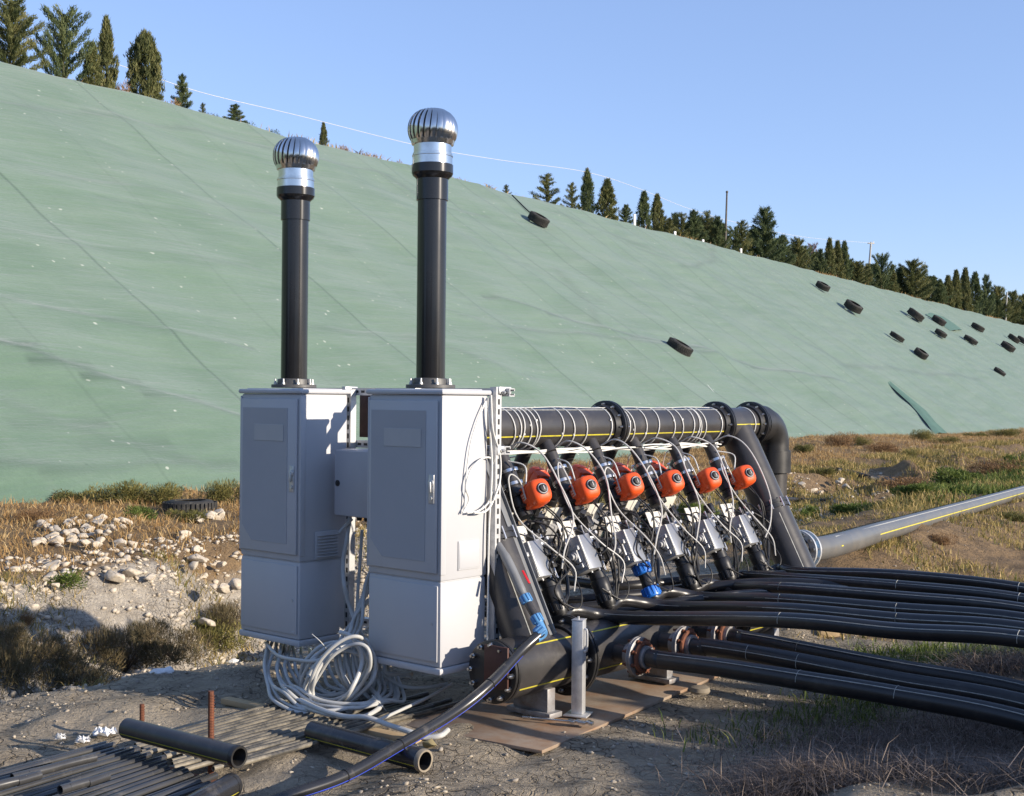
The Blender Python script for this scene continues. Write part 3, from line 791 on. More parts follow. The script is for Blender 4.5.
def ridge_y(px): return 60 + .259 * px
TREES = [  # px, top y, half width px, kind, set-back, label
 (8, -8, 28, 'f5', 1.2, 'dark conifer cut off by the top left corner'), (61, 2, 28, 'f3', 1.6, 'ragged conifer with two tips near the top left corner'),
 (90, 40, 9, 'c2', 1.0, 'small dark conifer tucked against the left side of a pointed cypress'), (104, 13, 10, 'c1', 1.8, 'pointed slim cypress between the ragged conifer and the stout column'),
 (143, 27, 16, 'c3', 1.3, 'stout columnar cypress, the widest column on the left of the ridge'), (180, 72, 10, 'f2', 1.2, 'small spiky conifer just right of the stout columnar cypress'),
 (201, 102, 6, 'f4', .8, 'tiny dark conifer at the tarp edge left of the shorter vent'), (233, 103, 11, 'f2', .8, 'stunted conifer with spreading lower twigs above the shorter vent'),
 (322, 121, 4, 'c2', 1.2, 'lone thin dark cypress between the two vents'), (505, 184, 6, 'f4', 1.0, 'tiny conifer at the tarp edge left of the highest tyre'),
 (546, 172, 17, 'f4', 1.6, 'airy grey green conifer above the highest tyre'), (571, 181, 11, 'f4', 1.4, 'airy conifer leaning against a bare topped cypress'),
 (586, 167, 8, 'c4', 2.2, 'tall cypress with a brown bare top under the wire'), (606, 177, 10, 'c1', 1.4, 'dense pointed cypress right of the bare topped one'),
 (625, 203, 9, 'f1', 1.2, 'short bushy conifer between two pairs of cypresses'), (643, 189, 8, 'c4', 1.5, 'left one of a close pair of dark cypresses'), (656, 192, 7, 'c1', 1.8, 'right one of a close pair of dark cypresses, the slimmer'),
 (669, 217, 8, 'f4', 1.2, 'small conifer at the left end of the airy row before the tall pole'), (681, 211, 11, 'f4', 1.8, 'airy conifer second in the row before the tall pole'), (693, 208, 12, 'f1', 1.5, 'fullest airy conifer in the row before the tall pole'),
 (706, 209, 11, 'f4', 2.0, 'airy conifer fourth in the row before the tall pole'), (717, 214, 10, 'f1', 1.4, 'conifer touching the left side of the tall pole'),
 (741, 219, 12, 'f4', 1.6, 'loose conifer just right of the tall pole'), (764, 204, 17, 'f1', 1.6, 'big dark conifer with jagged arms, the tallest right of the pole'), (782, 233, 12, 'f1', 1.2, 'bushy conifer at the right foot of the big jagged one'), (797, 235, 11, 'f5', 1.8, 'bushy conifer beside the pinkish bare tree'),
 (811, 241, 8, 'p1', 4.0, 'bare pinkish tree among dark conifers'), (820, 247, 7, 'f1', 1.0, 'short dark conifer in front of the pinkish bare tree'), (829, 236, 5, 'c2', 1.6, 'slim cypress first of three spires right of the pinkish tree'), (837, 239, 6, 'c1', 1.4, 'slim cypress second of three spires right of the pinkish tree'), (844, 239, 6, 'c4', 1.8, 'slim cypress third of three spires right of the pinkish tree'),
 (857, 259, 10, 'f5', 1.4, 'low bushy conifer left of the pale short pole'), (867, 262, 8, 'f4', 1.8, 'low conifer at the foot of the pale short pole'), (881, 251, 11, 'f3', 1.5, 'dark conifer just right of the pale short pole'), (892, 263, 4, 'c2', 1.5, 'thin dark cypress in the gap before the dome shaped conifer'),
 (912, 257, 15, 'f5', 1.4, 'broad dome shaped dark conifer right of the short pole'), (926, 275, 8, 'f4', 1.2, 'small conifer at the right foot of the dome shaped one'), (940, 278, 6, 'c4', 1.5, 'first spire of the dense far row of cypresses'), (948, 274, 6, 'c1', 1.7, 'second spire of the dense far row of cypresses'), (956, 268, 5, 'c2', 1.4, 'third spire of the dense far row of cypresses'),
 (965, 266, 6, 'c1', 1.8, 'tallest spire of the dense far row of cypresses'), (975, 270, 7, 'c4', 1.5, 'fifth spire of the dense far row of cypresses'), (986, 272, 8, 'f1', 1.6, 'ragged tree ending the dense far row of cypresses'), (998, 283, 11, 'f5', 2.2, 'rounded greyish tree left of the far pale pole'),
 (1012, 288, 9, 'f5', 3.0, 'rounded greyish tree right of the far pale pole'), (1024, 291, 9, 'f5', 2.0, 'tree at the right edge of the picture on the ridge'),
 (166, 96, 10, 'b1', .7, 'rust brown shrub at the foot of the stout columnar cypress'), (120, 78, 9, 'b1', .7, 'brown dry shrub under the pointed slim cypress'), (213, 112, 7, 'b2', .6, 'low dark shrub beside the stunted conifer'), (246, 119, 9, 'b2', .6, 'low dark shrub left of the shorter vent top'), (271, 127, 9, 'b2', .6, 'low shrub directly behind the shorter vent top'),
 (342, 143, 9, 'b1', .6, 'orange brown shrub right of the lone thin cypress'), (368, 151, 11, 'b1', .6, 'wider orange brown shrub left of the taller vent'), (394, 158, 6, 'b1', .6, 'small brown shrub just left of the taller vent'), (455, 176, 5, 'b1', .6, 'small brown shrub just right of the taller vent'), (487, 183, 5, 'b2', .6, 'low dark shrub between taller vent and highest tyre'),
]
for i, (px, ty, hw, key, back, label) in enumerate(TREES):
    d = ray(px, 300); d.z = 0
    tgt = RIDGE_T + back
    k = (tgt - (-T0).dot(NT)) / d.dot(NT)
    base = V((d.x * k, d.y * k, RIDGE_Z - .2))
    top = at(px, ty, k).z
    h = (top - base.z); wd = hw * k / FPX
    nm, cm, tm = PROTO[key]
    cat = {'cypress_tree': 'tree', 'conifer_tree': 'tree', 'bare_tree': 'tree', 'low_shrub': 'shrub'}[nm]
    root = thing(nm, label, cat, base, RNG.uniform(0, 6.28), 'shrubs along the ridge' if nm == 'low_shrub' else 'trees along the ridge')
    r0 = float(np.percentile(np.hypot(*np.array([v.co[:2] for v in cm.vertices]).T), 93)); zt = max(v.co.z for v in cm.vertices)
    wd *= 1.0 if px < 650 else 1.08
    root.scale = (wd / r0, wd / r0, h / zt)
    link('trunk', tm, root); link('crown', cm, root)

for k in range(26):
    px = [662, 674, 687, 699, 711, 722, 736, 752, 772, 790, 804, 815, 833, 850, 862, 873, 886, 900, 919, 932, 944, 961, 981, 993, 1005, 1018][k]
    d = ray(px, 300); d.z = 0; k_ = (RIDGE_T + 2.6 - (-T0).dot(NT)) / d.dot(NT); base = V((d.x * k_, d.y * k_, RIDGE_Z - .2)); h = at(px, ridge_y(px) - RNG.uniform(13, 26), k_).z - base.z; wd = RNG.uniform(10, 15) * k_ / FPX
    nm, cm, tm = PROTO[['f5', 'f1', 'f3', 'c4'][k % 4]]
    root = thing(nm, 'low dark tree filling the gaps between taller trees along the right half of the ridge', 'tree', base, RNG.uniform(0, 6.28), 'low trees filling the ridge row')
    r0 = float(np.percentile(np.hypot(*np.array([v.co[:2] for v in cm.vertices]).T), 93)); root.scale = (wd / r0, wd / r0, h)
    link('trunk', tm, root); link('crown', cm, root)
# a continuous fringe of dry growth where netting and hilltop meet
p, s, t = scatter_st(1, 0, 1, 0, 1)
n = 9000
s = RNG.uniform(0, 190, n); t = RIDGE_T + np.abs(RNG.normal(.45, .3, n))
den = RNG.uniform(0, 1, n) < (.08 + .9 * np.clip(np.sin(s * .55) + np.sin(s * .23 + 1) - .3, 0, 1)) * np.where(s < 20, .5, 1); s, t = s[den], t[den]
pos = np.stack([T0.x + s * WS.x + t * NT.x, T0.y + s * WS.y + t * NT.y, np.full(len(s), RIDGE_Z - .14)], 1)
stuff('ridge_grass', blades(len(pos), pos, .1, .45, .03, .8), M['drygrass'], label='dry orange grass fringing the top edge of the slope', cat='dry grass')

# poles and the wire
def ridge_point(px, back, y=None):
    d = ray(px, 300); d.z = 0
    k = (RIDGE_T + back - (-T0).dot(NT)) / d.dot(NT)
    return k
k = ridge_point(727, 1.0); t_ = at(727, 191, k); b_ = V((t_.x - .1, t_.y, RIDGE_Z - .2))
mb = MB(); mb.tube([b_, (b_ + t_) / 2, t_], .085, 10, 3, rfun=lambda u: 1 - .35 * u)
mb.lathe(t_ - V((0, 0, .12)), (0, 0, 1), [(0, .07), (.02, .085), (.1, .085), (.13, .05)], 10)
mb.solo('utility_pole', M['wood_pole'], 'tall thin bare dark pole standing among the ridge trees', 'pole')
k = ridge_point(871, 3.0); t_ = at(871, 242, k); b_ = V((t_.x - .35, t_.y, RIDGE_Z - .3)); JUNC = t_ - V((0, 0, .15))
r_ = thing('wire_pole', 'pale short pole with a crossbar carrying the wire', 'pole', b_)
MB().cyl(b_, t_, .11, .08, 10).into(r_, 'post', M['pole_pale'])
MB().obox(t_ - V((0, 0, .12)), UA * .0 + V((.32, .1, 0)), V((-.02, .05, 0)), V((0, 0, .05)), .01).into(r_, 'crossbar', M['pole_pale'])
MB().cyl(t_ + V((.25, .08, -.07)), t_ + V((.25, .08, .1)), .04, .03, 8).into(r_, 'insulator', M['white'])
k = ridge_point(1007, 1.2); t_ = at(1007, 293, k); b_ = V((t_.x - .2, t_.y, RIDGE_Z - .3))
mb = MB(); mb.cyl(b_, t_, .12, .09, 10); mb.lathe(t_, (0, 0, 1), [(0, .1), (.06, .11), (.12, .05)], 10)
mb.solo('concrete_pole', M['pole_pale'], 'pale pole in front of the far greyish trees at right', 'pole')
WP = [(-90, 2, 42), (0, 30, 44), (113, 63, 48), (200, 92, 52), (300, 116, 56), (420, 146, 61), (500, 160, 66), (586, 172, 70), (640, 189, 78), (690, 209, 86), (750, 226, 97), (804, 237, 108)]
MB().tube([at(*p) for p in WP] + [JUNC + V((0, 0, .05))], .012, 6, 8).solo('overhead_wire', M['wire'], 'pale overhead wire sagging along above the ridge trees', 'wire')
k = ridge_point(586, 3.4); t_ = at(587.5, 171, k); b_ = V((t_.x, t_.y, RIDGE_Z - .3))
mb = MB(); mb.cyl(b_, t_, .07, .06, 10); mb.lathe(t_, (0, 0, 1), [(0, .07), (.12, .08), (.2, .04)], 10)
mb.solo('wire_post', M['wood_pole'], 'thin post hidden in the bare topped cypress under the wire', 'pole')
# white marker posts at the tarp edge
for (px, y0, y1, lb) in ((634.5, 216, 226, 'white marker sheet between two pairs of ridge cypresses'), (675, 233, 238, 'small white marker below the airy conifers'), (703, 241, 246, 'small white marker left of the tall pole foot'), (741, 250, 255, 'small white marker right of the tall pole foot')):
    k = ridge_point(px, .25); a_ = at(px, y1, k); c_ = at(px, y0, k)
    mb = MB(); mb.obox((a_ + c_) / 2, UA * .10, VB * .035, V((0, 0, (c_.z - a_.z) / 2 + .1)), .02)
    mb.solo('marker_post', M['white'], lb, 'marker')

# ------------------------------------------------------------------ tyres on the slope
def tyre_meshes(w):
    prof = []
    for k in range(15):       # section of the casing: bead, sidewall, tread
        u = k / 14
        a = math.pi * (u * 1.0)
        prof.append((-math.cos(a) * w / 2 * (1.0 if .2 < u < .8 else 1.03), .30 + .19 * math.sin(a) ** .55))
    inner = [(w / 2 * .86, .30), (w / 2 * .8, .40), (0, .46), (-w / 2 * .8, .40), (-w / 2 * .86, .30)]
    cas = MB().lathe((0, 0, w / 2), (0, 0, 1), prof + inner + [prof[0]], 40, False).mesh('casing', M['tyre'])
    tr = MB()
    for i in range(36):
        a = 2 * math.pi * i / 36
        for zz, sk in ((-.3, .05), (.3, -.05)):
            c = V((math.cos(a + sk), math.sin(a + sk), 0)) * .497 + V((0, 0, w / 2 + zz * w * .75))
            tr.obox(c, V((math.cos(a), math.sin(a), 0)) * .014, V((-math.sin(a), math.cos(a), 0)) * .031, V((0, 0, w * .19)), .004, 1)
    return cas, tr.mesh('tread', M['tyre'])
TY = [tyre_meshes(.40), tyre_meshes(.33)]
TYRES = [(536, 219, 21, 'big tyre high on the slope, alone at the top centre'), (676, 347, 26, 'big tyre alone in the middle of the slope just above the header pipe end'), (821, 286, 14, 'small looking tyre near the ridge, first of the far scatter'),
 (851, 306, 18, 'chunky treaded tyre second in the far scatter, lying below the short pole'), (913, 314, 17, 'tyre just below the dome shaped conifer at the tarp edge'), (937, 320, 14, 'tyre resting on the dark folded netting near the ridge'),
 (895, 336, 15, 'left tyre of the lower row in the far scatter'), (919, 353, 14, 'lowest but one tyre, left of the middle in the far scatter'), (939, 333, 12, 'tyre just below the one on the dark folded netting'),
 (969, 339, 14, 'tyre midway along the far scatter, right of the folded netting'), (976, 327, 13, 'tyre at the tarp edge below the dense far cypress row'), (1006, 346, 14, 'tyre near the right edge, lower left of the touching pair'),
 (998, 371, 12, 'lowest tyre of all near the right edge'), (1012, 338, 12, 'left tyre of the touching pair at the right edge'), (1021, 340, 12, 'right tyre of the touching pair at the right edge')]
for i, (px, py, wpx, lb) in enumerate(TYRES):
    p = on_slope(px, py + wpx * .22); Dm = wpx * p.y / FPX * 1.02
    p = on_slope(px, py + wpx * .25)
    root = thing('tyre', lb, 'tyre', p + NSL * .06, 0, 'tyres weighing down the green netting')
    tilt = Matrix.Rotation(RNG.uniform(-.06, .06), 4, 'X') @ Matrix.Rotation(RNG.uniform(-.10, .12), 4, 'Y') @ Matrix.Rotation(RNG.uniform(0, 6), 4, 'Z')
    root.matrix_world = Matrix.Translation(p + NSL * .06) @ SLM.to_3x3().to_4x4() @ tilt @ Matrix.Scale(Dm, 4)
    cm, tm = TY[0 if i % 3 else 1] if i not in (0, 1, 3) else TY[0]
    link('casing', cm, root); link('tread', tm, root)
pts = [on_slope(x, y) + NSL * .1 for x, y in ((511, 197), (517, 203), (525, 211), (531, 216))]
MB().tube(pts, .03, 6, 4).solo('tie_rope', M['black'], 'dark rope tying the highest tyre to the ridge', 'rope')
pts = [on_slope(x, y) + NSL * .04 for x, y in ((682, 356), (700, 378), (722, 404), (738, 424))]
MB().tube(pts, .018, 6, 4).solo('pale_rope', M['cable_w'], 'pale rope trailing down from the lone middle tyre', 'rope')
# dark torn strip of netting and loose sheet on the slope
def sheet(pxs, name, mat, lab, cat, lift=.05):
    mb = MB(); n = len(pxs); vs = []
    for (l, r) in pxs:
        a, b = on_slope(*l), on_slope(*r)
        for j in range(7):
            u = j / 6; q = a.lerp(b, u); vs.append(q + NSL * (lift + .015 + .03 * math.sin(u * 9 + q.x * 3) * math.sin(math.pi * u) - (.05 if j in (0, 6) else 0)))
    fs = [(i * 7 + j, i * 7 + j + 1, i * 7 + j + 8, i * 7 + j + 7) for i in range(n - 1) for j in range(6)]
    mb.add(vs, fs); return mb.solo(name, mat, lab, cat)
sheet([((887, 383), (890, 382)), ((899, 394), (905, 394)), ((909, 403), (917, 404)), ((918, 413), (927, 412)), ((927, 424), (936, 423)), ((934, 434), (948, 434))], 'torn_netting', M['net_dark'], 'dark green torn strip of netting low on the slope', 'netting')
sheet([((926, 315), (931, 313)), ((934, 319), (944, 317)), ((942, 325), (952, 322)), ((950, 331), (962, 330))], 'folded_netting', M['net_dark'], 'dark folded netting near the ridge beside a tyre', 'netting')
sheet([((817, 436), (822, 434)), ((820, 440), (829, 438)), ((822, 443), (834, 442))], 'blue_sheet', M['bluetarp'], 'scrap of blue sheet at the foot of the slope', 'sheet', .0)

# ------------------------------------------------------------------ scrub and rocks in the middle ground
BUSH = {'s1': np_mesh('foliage', *crown_bush(2600, .7, .07, .012, 14)[:2], M['scrub'], False), }
def bushproto(key, n, flat, leaf, lw, lobes, mat, up=.6):
    v, f, r = crown_bush(n, flat, leaf, lw, lobes, up); BUSH[key] = np_mesh('foliage', v, f, mat, False, r)
bushproto('s1', 3400, .7, .09, .010, 16, M['scrub'], 1.0); bushproto('s2', 3000, .5, .10, .011, 12, M['scrub'], 1.0); bushproto('d1', 4200, .8, .12, .006, 14, M['darkscrub'], 1.2); bushproto('d2', 3600, .6, .12, .006, 10, M['darkscrub'], .9)
bushproto('g1', 3200, .6, .10, .017, 14, M['greenweed'], .5); bushproto('r1', 3200, .7, .10, .008, 12, M['brownleaf'], 1.0)
TW = MB()
for i in range(26):
    a = i * 2.4; l = .35 + .4 * RNG.uniform()
    TW.tube([(0, 0, -.02), (math.cos(a) * l * .4, math.sin(a) * l * .4, .22), (math.cos(a) * l, math.sin(a) * l, .3 + .35 * RNG.uniform())], .009, 4, 3, rfun=lambda u: 1 - .7 * u)
TWIGS = TW.mesh('stem', M['bark'])
def bush(px, py, wpx, hpx, key, label, group=None, name='scrub_bush'):
    p = on_ground(px, py)
    r = thing(name, label, 'bush', p, RNG.uniform(0, 6.28), group)
    w = wpx / 2 * p.y / FPX * 1.05; h = hpx * p.y / FPX * 1.35
    r.scale = (w / .8, w / .8, h / (.95 if key[0] in 'sdr' else .85))
    link('stem', TWIGS, r); link('foliage', BUSH[key], r)
for a in [(20, 690, 80, 52, 'd1', 'dark straggly bush at the left edge in the ditch'), (75, 690, 90, 44, 'd2', 'brown bramble filling the ditch left of the white lump'), (125, 672, 80, 46, 'd1', 'brown bramble behind the white lump in the ditch'),
          (175, 662, 70, 40, 'd2', 'dark bush in the ditch beside the grey cabinet'), (213, 650, 64, 34, 's1', 'green leafed weed bush against the far cabinet'), (50, 660, 60, 30, 'd2', 'low brown bush on the ditch floor at left'), (10, 645, 40, 24, 'd1', 'small dark tuft on the ditch floor at the left edge'), (150, 640, 44, 26, 'd2', 'small brown tuft half way up the ditch'),
          (230, 632, 50, 30, 'd1', 'dark tuft just left of the far cabinet bottom'), (58, 586, 60, 16, 'g1', 'low green weed on the ditch brink'), (135, 602, 36, 18, 's2', 'ochre tuft on the rubble slope'), (28, 625, 20, 14, 'r1', 'small orange tuft among the rubble'),
          (80, 500, 60, 14, 's2', 'flat green tuft at the foot of the slope by the white rocks'), (118, 504, 60, 24, 's1', 'olive scrub just above the white rocks'), (158, 504, 54, 22, 's1', 'olive scrub left of the ditched tyre'), (222, 504, 40, 26, 's1', 'leafy scrub between the ditched tyre and the cabinet'), (140, 521, 36, 16, 'g1', 'green tuft right of the white rocks'), (40, 520, 56, 12, 'r1', 'brown scrub left of the white rocks'),
          (186, 520, 50, 16, 's2', 'green tuft before the ditched tyre'), (250, 505, 30, 20, 's1', 'scrub hidden behind the far cabinet')]:
    bush(*a, group='scrub along the ditch and bank')
for a in [(806, 452, 22, 12, 's2', 'yellowish scrub just right of the elbow pipe'), (841, 447, 30, 15, 'r1', 'round reddish brown bush at the foot of the slope'), (862, 446, 20, 10, 's1', 'olive bush right of the round reddish one'), (922, 441, 26, 12, 's1', 'green bush by the dark torn netting'), (975, 438, 26, 8, 's2', 'low olive bush at the slope foot near right edge'), (1005, 437, 34, 9, 's1', 'last olive bush at the slope foot, right edge'),
          (880, 452, 40, 10, 'r1', 'low reddish scrub patch in front of the slope foot'), (911, 458, 18, 9, 's1', 'small dark green tuft standing in the orange grass'), (823, 474, 22, 10, 's2', 'small green tuft in the orange grass by the elbow pipe'), (960, 487, 60, 20, 'g1', 'large green weed patch beside the far pipe'), (915, 497, 50, 16, 'g1', 'middle green weed patch above the far pipe'), (850, 515, 46, 14, 'g1', 'green weed patch above the start of the far pipe'), (1000, 475, 60, 16, 'r1', 'brown dry weeds at the right edge above the far pipe'),
          (900, 490, 70, 14, 'r1', 'brown dry weeds left of the large green patch'), (945, 444, 30, 8, 's1', 'small bush right of the dark torn netting'), (805, 520, 26, 16, 'g1', 'green weeds right of the slanting leg'), (940, 545, 30, 12, 'r1', 'dry tuft at the side of the far pipe'), (1015, 520, 40, 12, 's2', 'low tuft in front of the far pipe at the right edge'),
          (590, 505, 40, 24, 's2', 'scrub seen through the front valves'), (640, 500, 40, 22, 'r1', 'dry bush seen behind the middle valves'), (700, 520, 40, 20, 'g1', 'green weeds seen behind the last valves')]:
    bush(*a, group='scrub on the right and along the slope foot')
RM = [np_mesh('rock', SHAPES[k], ICO3[1], M['rock']) for k in range(14)]
for k in range(70):
    px = RNG.normal(84, 26); py = RNG.uniform(520, 550)
    if px < 30 or px > 140: px = RNG.uniform(40, 130)
    p = on_ground(px, py); o = link('rock', RM[k % 14], None, p + V((0, 0, .035)))
    o.scale = [RNG.uniform(.05, .14)] * 3; o.rotation_euler = (RNG.uniform(-.4, .4), RNG.uniform(-.4, .4), RNG.uniform(0, 6.3))
    tag(o, 'pale limestone rock in the heap at the foot of the slope', 'rock', 'white rocks heaped by the slope')
for k in range(40):
    px = RNG.uniform(0, 236); py = RNG.uniform(550, 606) + (10 if px < 120 else -14)
    p = on_ground(px, py); o = link('rock', RM[(k * 5) % 14], None, p - V((0, 0, .015)))
    o.scale = [RNG.uniform(.05, .16)] * 3; o.rotation_euler = (RNG.uniform(-.4, .4), RNG.uniform(-.4, .4), RNG.uniform(0, 6.3))
    tag(o, 'pale broken rock on the rubble side of the ditch', 'rock', 'rocks on the ditch side')
for k in range(22):
    px = RNG.uniform(190, 240) if k < 9 else RNG.uniform(790, 860); py = RNG.uniform(512, 524) if k < 9 else RNG.uniform(478, 500)
    p = on_ground(px, py); o = link('rock', RM[(k * 3) % 14], None, p + V((0, 0, .035)))
    o.scale = [RNG.uniform(.06, .15)] * 3; o.rotation_euler = (RNG.uniform(-.4, .4), RNG.uniform(-.4, .4), RNG.uniform(0, 6.3))
    tag(o, 'pale rock beside the ditched tyre' if k < 9 else 'pale rock in the grass right of the elbow pipe', 'rock', 'rocks beside the ditched tyre' if k < 9 else 'rocks right of the elbow pipe')
# big slabs on the ditch wall
for (px, py, sc, lb) in ((22, 632, .22, 'pale earth slab on the ditch wall at the left edge'), (205, 610, .16, 'pale sloping slab on the ditch wall beside the far cabinet')):
    p = on_ground(px, py); o = link('earth_slab', RM[3], None, p - V((0, 0, .12))); o.scale = (sc * 1.2, sc, sc * .7); o.rotation_euler = (.3, .1, px * .1); tag(o, lb, 'slab')
# white lumps of sheeting on the pad edge
for (px, py, w, lb, k) in ((165, 672, 34, 'white lump of plastic sheeting at the brink of the ditch', 2), (232, 661, 17, 'small white lump beside the far cabinet', 6)):
    p = on_ground(px, py); s_ = w / 2 * p.y / FPX
    v = SHAPES[k].copy() + .05 * np.sin(SHAPES[k][:, [1, 2, 0]] * 9)
    o = link('white_sheet', np_mesh('white_sheet', v, ICO3[1], M['white'], True), None, p); o.scale = (s_ * 1.1, s_, s_ * .8); tag(o, lb, 'plastic sheet')
for (px, py, w, lb) in ((103, 737, 22, 'crumpled white plastic scrap behind the stacked pipes'), (82, 745, 12, 'small white plastic scrap left of the bigger scrap'), (60, 742, 8, 'tiny white plastic scrap on the mud at left')):
    p = on_ground(px, py); s_ = w / 2 * p.y / FPX; mb = MB(); n = 8
    vs = [p + V(((i / n - .5) * 2 * s_ + .01 * math.sin(j * 3 + i), (j / n - .5) * s_ * 2.2, .012 + .03 * abs(math.sin(i * 1.7 + j * .6) * math.cos(j * 1.3)))) for i in range(n + 1) for j in range(n + 1)]
    mb.add(vs, [(i * (n + 1) + j, (i + 1) * (n + 1) + j, (i + 1) * (n + 1) + j + 1, i * (n + 1) + j + 1) for i in range(n) for j in range(n) if not (i + j in (1, 2) or (n - i) + j < 3)])
    mb.solo('plastic_scrap', M['white'], lb, 'scrap')
# tyre lying by the ditch, loose black pipes in the grass on the right
p = on_ground(190, 514); root = thing('tyre', 'black tyre lying in the scrub at the foot of the slope left of the cabinets', 'tyre', p - V((0, 0, .05)), .4); root.scale = (.72, .72, .6)
link('casing', TY[0][0], root); link('tread', TY[0][1], root)
MB().tube([on_ground(x, y, .06) for x, y in ((837, 470), (852, 473), (870, 478), (886, 480), (898, 483))], .07, 10, 5).solo('loose_hose', M['black'], 'short dark hose lying in the orange grass', 'hose')
MB().tube([on_ground(x, y, .05) for x, y in ((780, 499), (800, 500), (825, 501), (858, 499))], .05, 10, 5).solo('loose_hose', M['black'], 'dark hose lying on pale stones right of the elbow pipe', 'hose')
# ------------------------------------------------------------------ cabinets
CW, CD, CZ0, CZ1 = .512, .332, .254, 1.642
def cabinet(b0, label, louvre, side_plate):
    r = thing('control_cabinet', label, 'cabinet', W(0, b0, 0), RZ, 'grey control cabinets')
    m = MB(); m.box(0, CD, 0, CW, .708, 1.612, .010); m.box(.003, CD - .003, .003, CW - .003, CZ0 + .035, .704, .010)
    m.box(-.004, CD + .004, -.004, CW + .004, CZ0, CZ0 + .033, .008)
    m.box(.01, CD - .01, .01, CW - .01, .700, .712)
    for y in (.0, CW):                    # corner strips beside the door
        m.box(-.006, .030, y - .006, y + .006, .74, 1.600, .004)
    m.build('body', M['cab'], r)
    l = MB(); l.box(-.016, CD + .016, -.016, CW + .016, 1.613, CZ1 - .004, .010); l.box(.02, CD - .02, .02, CW - .02, CZ1 - .008, CZ1, .006); l.build('lid', M['cab'], r)
    d = MB(); d.box(-.014, -.001, .020, CW - .012, .745, 1.585, .006)
    door = d.build('door', M['cab'], r)
    x = -.0165                            # recessed looking ribbed panel with a cut corner
    yl, yr, z0, z1 = CW - .032, .095, .80, 1.535
    pan = MB(); pts = [(yr, z0), (yl - .085, z0), (yl, z0 + .085), (yl, z1), (yr, z1)]
    pan.add([(x, y, z) for y, z in pts] + [(x + .003, y, z) for y, z in pts], [(4, 3, 2, 1, 0), (5, 6, 7, 8, 9)] + [(i, (i + 1) % 5, 5 + (i + 1) % 5, 5 + i) for i in range(5)])
    pan.build('door_panel', M['cab_panel'], door, smooth=False)
    lp = MB(); lp.box(x - .0025, x - .0005, .125, .375 if not side_plate else .385, 1.355, 1.445, .001, 1); lp.build('label_plate', M['cab_label'], door)
    lk = MB(); lk.box(-.019, -.0145, .034, .070, 1.085, 1.225, .003); lk.lathe((-.019, .052, 1.185), (-1, 0, 0), [(0, .017), (.006, .017), (.008, .012)], 16)
    lk.obox((-.028, .052, 1.165), (.005, 0, 0), (0, .007, 0), (0, 0, .026), .004); lk.lathe((-.019, .052, 1.11), (-1, 0, 0), [(0, .010), (.006, .010)], 12)
    lk.build('lock_handle', M['galv'], door)
    pd = MB(); pd.box(-.006, .002, .018, CW - .014, CZ0 + .062, .686, .004); low = pd.build('lower_panel', M['cab'], r)
    k = MB(); k.lathe((-.006, .052, .50), (-1, 0, 0), [(0, .008), (.003, .008)], 10); k.box(-.008, -.0055, .028, .062, .322, .334, .001, 1); k.build('latch', M['cab_label'], low)
    if louvre:
        lv = MB(); lv.box(.10, .265, -.010, -.0005, .705 + .01, .865, .003)
        lo = lv.build('louvre_vent', M['cab'], r)
        for i in range(8):
            s = MB(); zz = .725 + i * .0165; s.obox((.1825, -.014, zz), (.072, 0, 0), (0, .006, -.004), (0, .001, .0015)); s.build('slat', M['cab'], lo)
    if side_plate:
        s = MB(); s.box(.118, .270, -.006, -.0005, .752, .896, .002); s.box(.125, .263, -.008, -.0055, .76, .888, .002); s.build('side_plate', M['cab'], r)
    return r
cabinet(0, 'nearer grey cabinet, its right side sunlit with white cable looped on it', False, True)
cabinet(1.045, 'farther grey cabinet on the left with a louvre vent in its shaded side', True, False)

